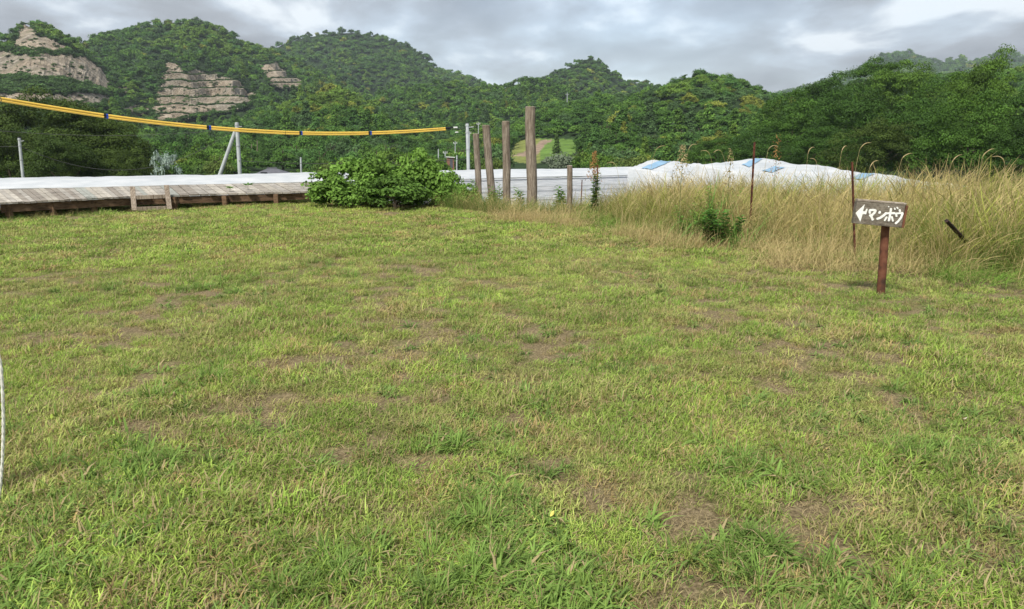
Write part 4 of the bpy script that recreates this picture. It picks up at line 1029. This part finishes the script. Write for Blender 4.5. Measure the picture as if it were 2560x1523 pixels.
# arching reeds with drooping heads that stand above the dry grass
def reed(px0, py0, px1, py1, depth, label, bend=1, headn=26, head=.16, name='tall_reed', thick=.0028):
    B = at(px0, py0, depth); T = at(px1, py1, depth); B[2] = gz(B); H = T[2] - B[2]; mb = MB(); n = 14; pts = []
    dx = T[0] - B[0]
    for i in range(n):
        t = i / (n - 1); an = t ** 3 * bend * .5
        pts.append(np.array([dx * t ** 1.5, 0, H * (t - .10 * t ** 6)]))
    d = pts[-1] - pts[-2]; d /= np.linalg.norm(d); a0 = math.atan2(d[0], d[2]); s_ = 1 if dx >= 0 else -1
    yw = random.uniform(-.6, .6)
    for j in range(6):                                       # the drooping end
        a0 += s_ * random.uniform(.10, .42) * abs(bend); pts.append(pts[-1] + np.array([math.sin(a0) * math.cos(yw), math.sin(a0) * math.sin(yw), math.cos(a0)]) * .032)
    mb.tube(pts, [thick * (1.1 - .7 * i / len(pts)) for i in range(len(pts))], 5)
    o = mb.build(name, M['straw']); o.location = V3(B); o.rotation_euler = (0, 0, random.uniform(-.5, .5)); tag(o, label, 'reed', 'arching reeds above the dry grass')
    hb = MB(); P_ = pts[-7:]
    mh = [p for p in P_]; hb.tube(mh, [.002, .004, .006, .006, .005, .004, .0015], 6, a=.7); hb.build('seed_head', M['straw'], o)
    return o
M['straw'] = plain('straw', (.36, .29, .15), .8, .15, .25, 30)
for (bx, by, tx, ty, d, be) in ((1610, 470, 1640, 352, 12.5, 1), (1700, 470, 1722, 350, 12.2, 1), (1800, 480, 1772, 362, 11.5, 1), (1900, 480, 1925, 348, 11.5, 1), (1840, 480, 1806, 355, 11.8, 1), (2010, 480, 2022, 360, 10.8, -1), (2085, 500, 2110, 352, 10, 1), (2120, 500, 2160, 342, 10.2, 1), (2150, 490, 2178, 395, 9.8, 1), (2230, 470, 2262, 372, 9.6, 1), (2350, 460, 2380, 380, 9.4, 1), (2440, 460, 2462, 365, 9.2, 1), (2520, 460, 2510, 378, 9, -1), (2060, 480, 2040, 385, 10.4, 1), (1560, 480, 1540, 395, 13, 1)):
    reed(bx, by, tx, ty, d, 'single thin arching reed with a drooping head above the dry grass', be)

# ------------------------------------------------------------------ shrub and weeds at the lawn edge
SHR = [crown('shrub_crown', 1.0, 1.45, 80, 78, .105, 700 + i, rc=.26, inner=.18, flat=.7) for i in range(3)]
for k, (px_, top, dep, wid, lb) in enumerate((
    (842, 428, 18.2, 175, 'leafy shrub overhanging the right end of the stage'),
    (925, 398, 19.0, 200, 'leafy green shrub between the stage end and the taller shrub'),
    (1045, 378, 19.0, 190, 'tallest leafy shrub in the thicket beside the stage'),
    (1122, 428, 18.6, 120, 'small leafy shrub between the thicket and the white pole'),
    (985, 440, 17.6, 190, 'low dark leafy shrub at the foot of the thicket'),
    (1168, 462, 17.8, 90, 'smallest leafy shrub, trailing from the thicket to the first log post'))):
    ttree(px_, top, dep, wid, lb, (.135, .245, .042) if k != 4 else (.09, .17, .03), 'shrub', 'leafy_shrub', 'shrubs beside the stage', k=k, lift=.0, crownk=SHR)
def stem_plant(px_, py_, top, depth, n, label, tint, leaf=.09, lw=.18, name='weed_plant', cat='weed', spread=.12, group=None, stems=3):
    B = at(px_, py_, depth); B[2] = gz(B); T = at(px_, top, depth); H = T[2] - B[2]; r = np.random.default_rng(int(px_ * 7)); sm = MB(); C = []; Nn = []; V = []; LV = []
    for s_ in range(stems):
        a = r.uniform(0, 6.28); h = H * r.uniform(.7, 1.0); dx, dy = math.cos(a) * spread * r.uniform(.2, 1), math.sin(a) * spread * r.uniform(.2, 1)
        pts = [np.array([dx * t * .6 + dx * .4, dy * t, h * t]) for t in np.linspace(0, 1, 6)]; sm.tube(pts, [.005, .0045, .004, .0035, .003, .0015], 5)
        for j in range(n):
            t = .15 + .85 * j / n; p = np.array([dx * t * .6 + dx * .4, dy * t, h * t]); an = j * 2.4 + r.normal(0, .3); up = r.uniform(.2, .8); L_ = leaf * (1.25 - .6 * t) * r.uniform(.8, 1.3)
            d = np.array([math.cos(an), math.sin(an), up]); d /= np.linalg.norm(d); sd = np.cross(d, [0, 0, 1]); sd /= np.linalg.norm(sd); w_ = L_ * lw
            m_ = p + d * L_ * .5; e_ = p + d * L_ * .95 + np.array([0, 0, -L_ * .25]); V += [p, m_ - sd * w_, e_, m_ + sd * w_]; LV += [r.uniform(.2, .9)] * 4
    o = empty(name, B, label=label, cat=cat, group=group); sm.build('stem', M['weedstem'], o)
    l = link('leaves', npmesh('leaves', np.array(V), np.arange(len(V)).reshape(-1, 4), M['leaf'], {'lv': LV}), o); l['tint'] = [float(c) for c in tint]; return o
M['weedstem'] = plain('weed_stem', (.10, .14, .04), .7, .2, .2, 20)
for (a, b, c, d, lb) in ((1187, 522, 445, 18.6, 'leafy goldenrod like weed in front of the shortest tall log post'), (1250, 524, 448, 17.9, 'narrow leaved weed between the leaning and the upright log posts'),
                      (1232, 528, 455, 17.4, 'narrow leaved weed at the foot of the leaning log post'), (1296, 528, 466, 17.2, 'narrow leaved weed between the upright and the tallest log posts'),
                      (1402, 530, 462, 16.6, 'sparse leafy weed just beside the short log post'), (1165, 520, 462, 18.6, 'narrow leaved weed between the shrubs and the first log post')):
    stem_plant(a, b, c, d, 26, lb, (.13, .27, .05), .17, .15, group='narrow leaved weeds by the log posts', stems=7)
def grassy(px_, py_, top, depth, n, label, tint, w=.018, name='grass_clump', spread=.25, cat='grass clump'):
    B = at(px_, py_, depth); B[2] = gz(B); H = at(px_, top, depth)[2] - B[2]
    me = tuft(name, n, spread, H * 1.25, w, .55, int(px_), .0, .9, 'leaf', 6, .3, True); o = link(name, me); o.location = V3(B); o['tint'] = [float(v) for v in tint]; tag(o, label, cat); return o
grassy(1765, 556, 488, 12.2, 60, 'clump of broad arching green blades in front of the dry grass', (.12, .25, .05))
stem_plant(1800, 575, 520, 11.3, 30, 'low dark green leafy weed beside the clump of arching blades', (.08, .19, .03), .12, .42, 'leafy_weed', spread=.35, stems=14)
stem_plant(1795, 520, 462, 13.0, 22, 'bright green leafy weed rising behind the clump of arching blades', (.17, .28, .05), .11, .30, 'leafy_weed', spread=.5, stems=14)
stem_plant(1735, 555, 500, 12.2, 24, 'low bright green weed at the lawn side of the arching blades', (.16, .28, .05), .10, .3, 'leafy_weed', spread=.45, stems=14)
grassy(1850, 580, 515, 11.0, 60, 'clump of fine green blades at the foot of the tall rusty stake', (.14, .26, .05), .010)
stem_plant(1485, 500, 415, 15.5, 30, 'leafy green lower stem plant beneath the reddish plume', (.10, .19, .035), .12, .34, 'leafy_weed', spread=.12, stems=6)
M['plume'] = plain('plume', (.32, .17, .07), .85, .1, .3, 30)
def plume(px_, py_, top, depth, label, mat, w=.10, n=260, name='seed_plume'):
    B = at(px_, py_, depth); B[2] = gz(B); T = at(px_, top, depth); H = T[2] - B[2]; r = np.random.default_rng(int(px_)); mb = MB()
    mb.tube([np.array([0, 0, 0]), np.array([0, 0, H * .6]), np.array([.02, 0, H])], [.006, .004, .002], 5); o = mb.build(name, M['weedstem']); o.location = V3(B); tag(o, label, 'weed')
    t = r.uniform(.55, 1, n); a = r.uniform(0, 6.28, n); q = w * (1.15 - t) * 2 * r.uniform(.1, 1, n); C = np.stack([np.cos(a) * q, np.sin(a) * q, H * t], -1)
    V, F = leaf_quads(C, np.stack([np.cos(a), np.sin(a), .2 + 0 * a], -1), .035, .45, r, .6); link('seeds', npmesh('seeds', V, F, M[mat], {'lv': np.full(len(V), .5)}), o)
plume(1483, 500, 378, 15.5, 'reddish brown seed plume standing right of the short log post', 'plume', .16, 420)
plume(1700, 500, 362, 12.4, 'pale oat like seed head above the dip between the tarps', 'straw', .20, 300)
plume(1820, 480, 372, 12.2, 'pale oat like seed head in front of the tarp peak', 'straw', .12, 160)
plume(1935, 470, 335, 13.5, 'reddish feathery plume above the tall tarp', 'plume', .16, 110)
for (px_, py_, sz) in ((575, 483, .8), (620, 478, 1.0)):
    B = on_plane(px_, py_ - 4, ZD + .01); r = np.random.default_rng(int(px_)); V = []; o = empty('sprig_plant', B, label='green leaf sprig growing up through the stage, %s' % ('smaller and paler' if px_ < 600 else 'the darker one nearer the shrubs'), cat='plant', group=None)
    sm = MB(); sm.tube([np.array([0, 0, 0]), np.array([0, .02, .12 * sz])], [.006, .003], 5); sm.build('stem', M['weedstem'], o)
    for j in range(16):
        an = j * 2.4; L_ = .17 * sz * r.uniform(.6, 1.1); p = np.array([0, .02, .12 * sz]); d = np.array([math.cos(an), math.sin(an), r.uniform(.1, .6)]); sd = np.cross(d, [0, 0, 1]); sd /= np.linalg.norm(sd)
        V += [p, p + d * L_ * .5 - sd * .03, p + d * L_ + np.array([0, 0, -.03]), p + d * L_ * .5 + sd * .03]
    l = link('leaves', npmesh('leaves', np.array(V), np.arange(len(V)).reshape(-1, 4), M['leaf'], {'lv': np.full(len(V), .5)}), o); l['tint'] = [.16, .30, .05] if px_ < 600 else [.08, .20, .03]

# ------------------------------------------------------------------ poles, wires, covers
def pole(bx, by, tx, ty, depth, wpx, label, parts=True, strut=None, arm=None, name='utility_pole', group=None):
    T = at(tx, ty, depth); B = at(bx, by, depth); zb = gz(T) - .3; B2 = B + (T - B) * ((zb - B[2]) / (T[2] - B[2])) if abs(T[2] - B[2]) > 1 else np.array([T[0], T[1], zb])
    B2[0] = np.clip(B2[0], T[0] - 1.2, T[0] + 1.2); o = empty(name, (B2[0], B2[1], zb), label=label, cat='pole', group=group); c = np.array(o.location); r = wpx / FPX * depth / 2
    mb = MB(); mb.tube([B2 - c + np.array([0, 0, 0]), T - c], [r * 1.15, r], 14); mb.build('shaft', M['concrete'], o, True)
    mb = MB(); mb.tube([T - c, T - c + np.array([0, 0, .04 * depth / 30])], [r * 1.08, r * .9], 12); mb.build('cap', M['steel' if strut or not parts else 'black'], o)
    if parts:
        H = T[2] - zb
        for f in (.985, .93, .8): 
            q = B2 - c + (T - B2) * f; mb = MB(); mb.tube([q - np.array([0, 0, .03]), q + np.array([0, 0, .03])], [r * 1.2] * 2, 12); mb.build('band', M['steel'], o)
        q = B2 - c + (T - B2) * .97; mb = MB(); mb.tube([q + np.array([r, -r * .5, 0]), q + np.array([r + .22, -.05, .02])], .02, 6); mb.build('bracket', M['steel'], o)
    if strut:
        S0, S1 = at(*strut[0], depth), at(*strut[1], depth); d = (S0 - S1); k = (zb - S1[2]) / d[2]; S0 = S1 + d * k
        mb = MB(); mb.tube([S0 - c, S1 - c], [r * 1.05, r * .95], 12); mb.build('strut', M['concrete'], o, True)
    for ay, aw in (arm or []):
        q = at(tx, ay, depth) - c; w_ = aw / FPX * depth / 2; mb = MB(); mb.box(q, (w_ * 2, .1, .1)); mb.build('crossarm', M['steel'], o)
        for sx in (-.9, 0, .9): mb = MB(); mb.tube([q + np.array([sx * w_, 0, .05]), q + np.array([sx * w_, 0, .3])], [.07, .05], 6); mb.build('insulator', M['wallwhite'], o)
    return o
pole(60, 470, 48, 345, 42, 6.5, 'thin grey pole standing in front of the dark tree clump')
pole(602, 470, 592, 309, 46, 8.8, 'grey concrete pole propped by a slanting strut', strut=((538, 470), (589, 325)))
pole(1172, 460, 1168, 309, 36, 8.2, 'slim white pole beside the log posts')
pole(754, 460, 752, 396, 90, 4.2, 'short distant grey pole above the greenhouse left of the shrubs', False)
pole(1113, 400, 1113, 380, 130, 2.2, 'tiny distant pole with a crossarm above the shrubs', False, arm=[(383, 10)])
pole(1096, 400, 1096, 375, 125, 2.6, 'tiny distant bare pole above the shrub thicket', False)
pole(1138, 400, 1138, 356, 150, 2.0, 'distant pole with a wide crossarm left of the slim white pole', False, arm=[(359, 9)])
pole(1142, 420, 1142, 391, 100, 3.6, 'short pale pole beside the little red brown shed', False)
pole(1196, 360, 1196, 308, 150, 1.8, 'distant thin pole with an arm behind the shortest tall log post', False, arm=[(311, 8)])
pole(1174, 360, 1174, 331, 160, 1.6, 'distant thin pole with an arm just right of the slim white pole', False, arm=[(334, 7)])
pole(1418, 262, 1418, 234, 330, 1.6, 'pylon like pole on the wooded ridge below the pointed hill', False, arm=[(237, 8)])
for k, (px_, t0, t1) in enumerate(((614, 386, 370), (629, 376, 360), (643, 368, 351))):
    d = 175; B, T = at(px_, t0 + 30, d), at(px_, t1, d); mb = MB(); mb.tube([B - B, (T - B)], [.16, .08], 6); o = mb.build('bare_trunk', M['wallwhite' if 0 else 'post']); o.location = V3(B); tag(o, 'bare pale tree trunk in the wood beside the strutted pole', 'tree trunk', 'bare trunks in the wood')
# power wires with yellow protective covers
CPX = [(-500, 150), (-250, 200), (0, 245), (100, 262), (265, 288), (400, 305), (522, 317), (600, 323), (700, 329), (752, 331), (850, 332), (925, 331), (1020, 327), (1115, 320), (1140, 318), (1168, 318)]
def cdep(px_): return 1 / (1 / 24 + (1 / 36 - 1 / 24) * px_ / 1168)
def cab(px_, off=0):
    py_ = np.interp(px_, [p[0] for p in CPX], [p[1] for p in CPX]); p = at(px_, py_, cdep(px_)); p[2] -= off; return p
cs = np.linspace(-500, 1168, 70); yy_ = np.interp(cs, [p[0] for p in CPX], [p[1] for p in CPX])
for _ in range(3): yy_[1:-1] = (yy_[:-2] + 2 * yy_[1:-1] + yy_[2:]) / 4
def cab(px_, off=0, dy=0):
    p = at(px_, float(np.interp(px_, cs, yy_)), cdep(px_)); p[2] -= off; p[1] += dy; return p
cc = empty('covered_power_line', cab(0), label='sagging overhead line in yellow protective tubes with blue joints', cat='cable'); c0 = np.array(cc.location)
SEC = [(-500, 0.5), (3, 262), (268, 519), (525, 712), (714, 749), (755, 922), (928, 1114)]
for off in (0.0, .078):
    mb = MB(); mb.tube([cab(q, off) - c0 for q in np.linspace(-500, 1166, 80)], .011, 5); mb.build('wire', M['wire'], cc, True)
    for (a_, b_) in SEC:
        mb = MB(); mb.tube([cab(q, off) - c0 for q in np.linspace(a_, b_, 10)], .036, 10); mb.build('yellow_tube', M['yellow'], cc, True)
for q in (265, 522, 752, 925):
    w_ = 5 if q < 600 else 3.5
    for off in (0.0, .078):
        mb = MB(); mb.tube([cab(q - w_ - 1, off) - c0, cab(q, off) - c0], .043, 10); mb.build('joint_sleeve', M['black'], cc, True)
        mb = MB(); mb.tube([cab(q - .5, off) - c0, cab(q + w_, off) - c0], .042, 10); mb.build('joint_sleeve', M['blue'], cc, True)
mb = MB(); mb.tube([cab(1113, .0) - c0, cab(1135, .0) - c0], [.044, .030], 10); mb.build('end_sleeve', M['black'], cc, True)
mb = MB(); mb.tube([cab(1133, .0) - c0, cab(1143, .0) - c0], .034, 10); mb.build('end_cap', M['paint'], cc, True)
mb = MB(); mb.tube([cab(1138, .22) - c0, cab(1145, .22) - c0], .022, 8); mb.build('end_cap', M['paint'], cc, True)
def wire(p, q, sag, label, r=.012):
    p, q = np.array(p), np.array(q); mb = MB(); mb.tube([(q - p) * t - np.array([0, 0, sag * 4 * t * (1 - t)]) for t in np.linspace(0, 1, 24)], r, 4); o = mb.build('overhead_wire', M['wire']); o.location = V3(p); tag(o, label, 'wire'); return o
wire(at(-300, 350, 40), at(50, 366, 42), .15, 'thin dark wire running off the photo edge from the thin grey pole')
wire(at(50, 366, 42), at(592, 318, 46), 1.9, 'thin dark wire sagging between the thin grey pole and the strutted pole')
wire(at(-300, 290, 42), at(592, 322, 46), .7, 'thin wire crossing the dark tree clump just below the yellow tubes')
wire(at(592, 402, 46), at(1168, 398, 36), .2, 'thin low wire between the strutted pole and the slim white pole')

# ------------------------------------------------------------------ distant house and shed
def box_obj(name, c, d, mat, parent, rz=0): mb = MB(); mb.box(c, d, Matrix.Rotation(rz, 4, 'Z')); return mb.build(name, M[mat], parent)
hp_ = at(681, 436, 105); hz = gz(hp_); ho = empty('house', (hp_[0], hp_[1], hz), .15, label='small house with a dark hipped tile roof behind the greenhouse', cat='house')
hw = 84 / FPX * 105; ze = hp_[2] - hz - .05; zr = at(681, 421, 105)[2] - hz
box_obj('wall', (0, 0, ze / 2), (hw * .86, 5.0, ze), 'wallwhite', ho)
mb = MB(); a_, b_, c_ = hw / 2 + .15, 3.1, hw * .12
mb.add([(-a_, -b_, ze), (a_, -b_, ze), (a_, b_, ze), (-a_, b_, ze), (-c_, 0, zr), (c_, 0, zr)], [(0, 1, 5, 4), (1, 2, 5), (2, 3, 4, 5), (3, 0, 4), (3, 2, 1, 0)]); mb.build('roof', M['roof'], ho)
mb = MB(); mb.box((0, 0, zr + .03), (c_ * 2.3, .3, .18)); mb.build('ridge_cap', M['roof'], ho)
for sx in (-1.4, .1, 1.5): box_obj('window', (sx, -2.52, ze - .75), (.8, .06, .7), 'glass', ho)
box_obj('door', (-.7, -2.52, 1.0), (.9, .06, 2.0), 'glass', ho)
sp_ = at(1126, 408, 120); sz = gz(sp_); sh_ = empty('shed', (sp_[0], sp_[1], sz), .3, label='little red brown shed with a white roof edge above the shrubs', cat='shed')
st_ = at(1126, 394, 120)[2] - sz; box_obj('wall', (0, 0, st_ / 2), (.95, 1.2, st_), 'redwall', sh_)
mb = MB(); mb.box((0, 0, st_ + .06), (1.15, 1.5, .12), Matrix.Rotation(.06, 4, 'Y')); mb.build('roof', M['wallwhite'], sh_); box_obj('door', (0, -.62, st_ - .9), (.45, .05, 1.4), 'roof', sh_)

# ------------------------------------------------------------------ rope at the photo edge
RD = 2.85; rp = [(-330, 560), (-190, 700), (-40, 810), (1, 890), (7, 980), (9, 1060), (7, 1140), (2, 1215), (-12, 1290), (-60, 1335), (-160, 1345)]
Pp = [at(a_, b_, RD) for a_, b_ in rp]; c = np.array([at(-160, 1345, RD)[0], Pp[-1][1], 0.])
pts = []
for i in range(len(Pp) - 1):
    for k in range(8): pts.append(Pp[i] + (Pp[i + 1] - Pp[i]) * k / 8)
pts = np.array(pts)
for _ in range(10): pts[1:-1] = (pts[:-2] + 2 * pts[1:-1] + pts[2:]) / 4
pts[:, 2] = np.maximum(pts[:, 2], .012); mb = MB()
for ph in (0, 2.09, 4.19):
    st = np.array([[math.cos(ph + i * 1.1) * .0032, math.sin(ph + i * 1.1) * .0032, 0] for i in range(len(pts))]); mb.tube(pts - Pp[0] + st, .0036, 6)
o = mb.build('rope', M['rope'], None, True); o.location = V3(Pp[0]); tag(o, 'white twisted rope hanging in a curve at the extreme photo edge', 'rope')
bp = Pp[0]; t_ = empty('rope_post', (bp[0] - .02, bp[1], -.2), label='wooden post just outside the photo that the white rope hangs from', cat='post'); mb = MB(); mb.tube([(0, 0, 0), (0, 0, bp[2] + .25)], .03, 10); mb.build('shaft', M['post'], t_)

# a few fallen leaves and bits on the lawn
for k, (px_, py_, c_) in enumerate(((2412, 1052, 'pale'), (1284, 1000, 'pale'), (2305, 1465, 'brown'), (130, 1048, 'yellow green'), (1380, 1290, 'yellow'))):
    p = on_plane(px_, py_, .03); p[2] = gz(p) + .035; r = np.random.default_rng(k); s_ = .016
    V = [(0, -s_, 0), (s_ * .5, -s_ * .3, .006), (s_ * .45, s_ * .4, .004), (0, s_, .012), (-s_ * .5, s_ * .35, .008), (-s_ * .45, -s_ * .35, .0)]
    mb = MB(); mb.add(V, [(0, 1, 2, 3), (0, 3, 4, 5)]); m_ = plain('dead_leaf', {'pale': (.6, .55, .42), 'brown': (.30, .16, .09), 'yellow green': (.30, .38, .06), 'yellow': (.55, .48, .12)}[c_], .7, .2, .2, 60)
    o = mb.build('fallen_leaf', m_); o.location = V3(p); o.rotation_euler = (.3, .2, r.uniform(0, 6)); 
    tag(o, ['pale fallen leaf far out on the lawn below the rusty rod', 'pale scrap of leaf near the middle of the lawn', 'brown dead leaf in the nearest grass below the sign', 'yellow green fallen leaf near the white rope', 'yellow leaf lying beside a bare patch in the near lawn'][k], 'leaf')

# ------------------------------------------------------------------ haze
me = bpy.data.meshes.new('haze'); mb = MB(); mb.box((0, 0, 130), (5600, 5600, 300)); me.from_pydata(mb.v, [], mb.f); me.update()
m = bpy.data.materials.new('haze_air'); m.use_nodes = True; t = m.node_tree; t.nodes.clear(); pv = t.nodes.new('ShaderNodeVolumePrincipled'); pv.inputs['Density'].default_value = .00016
pv.inputs['Color'].default_value = (.80, .90, 1, 1); pv.inputs['Anisotropy'].default_value = .2
ou = t.nodes.new('ShaderNodeOutputMaterial'); t.links.new(pv.outputs[0], ou.inputs['Volume']); me.materials.append(m)
try: m.cycles.homogeneous_volume = True
except Exception: pass
o = link('haze', me); tag(o, kind='stuff')
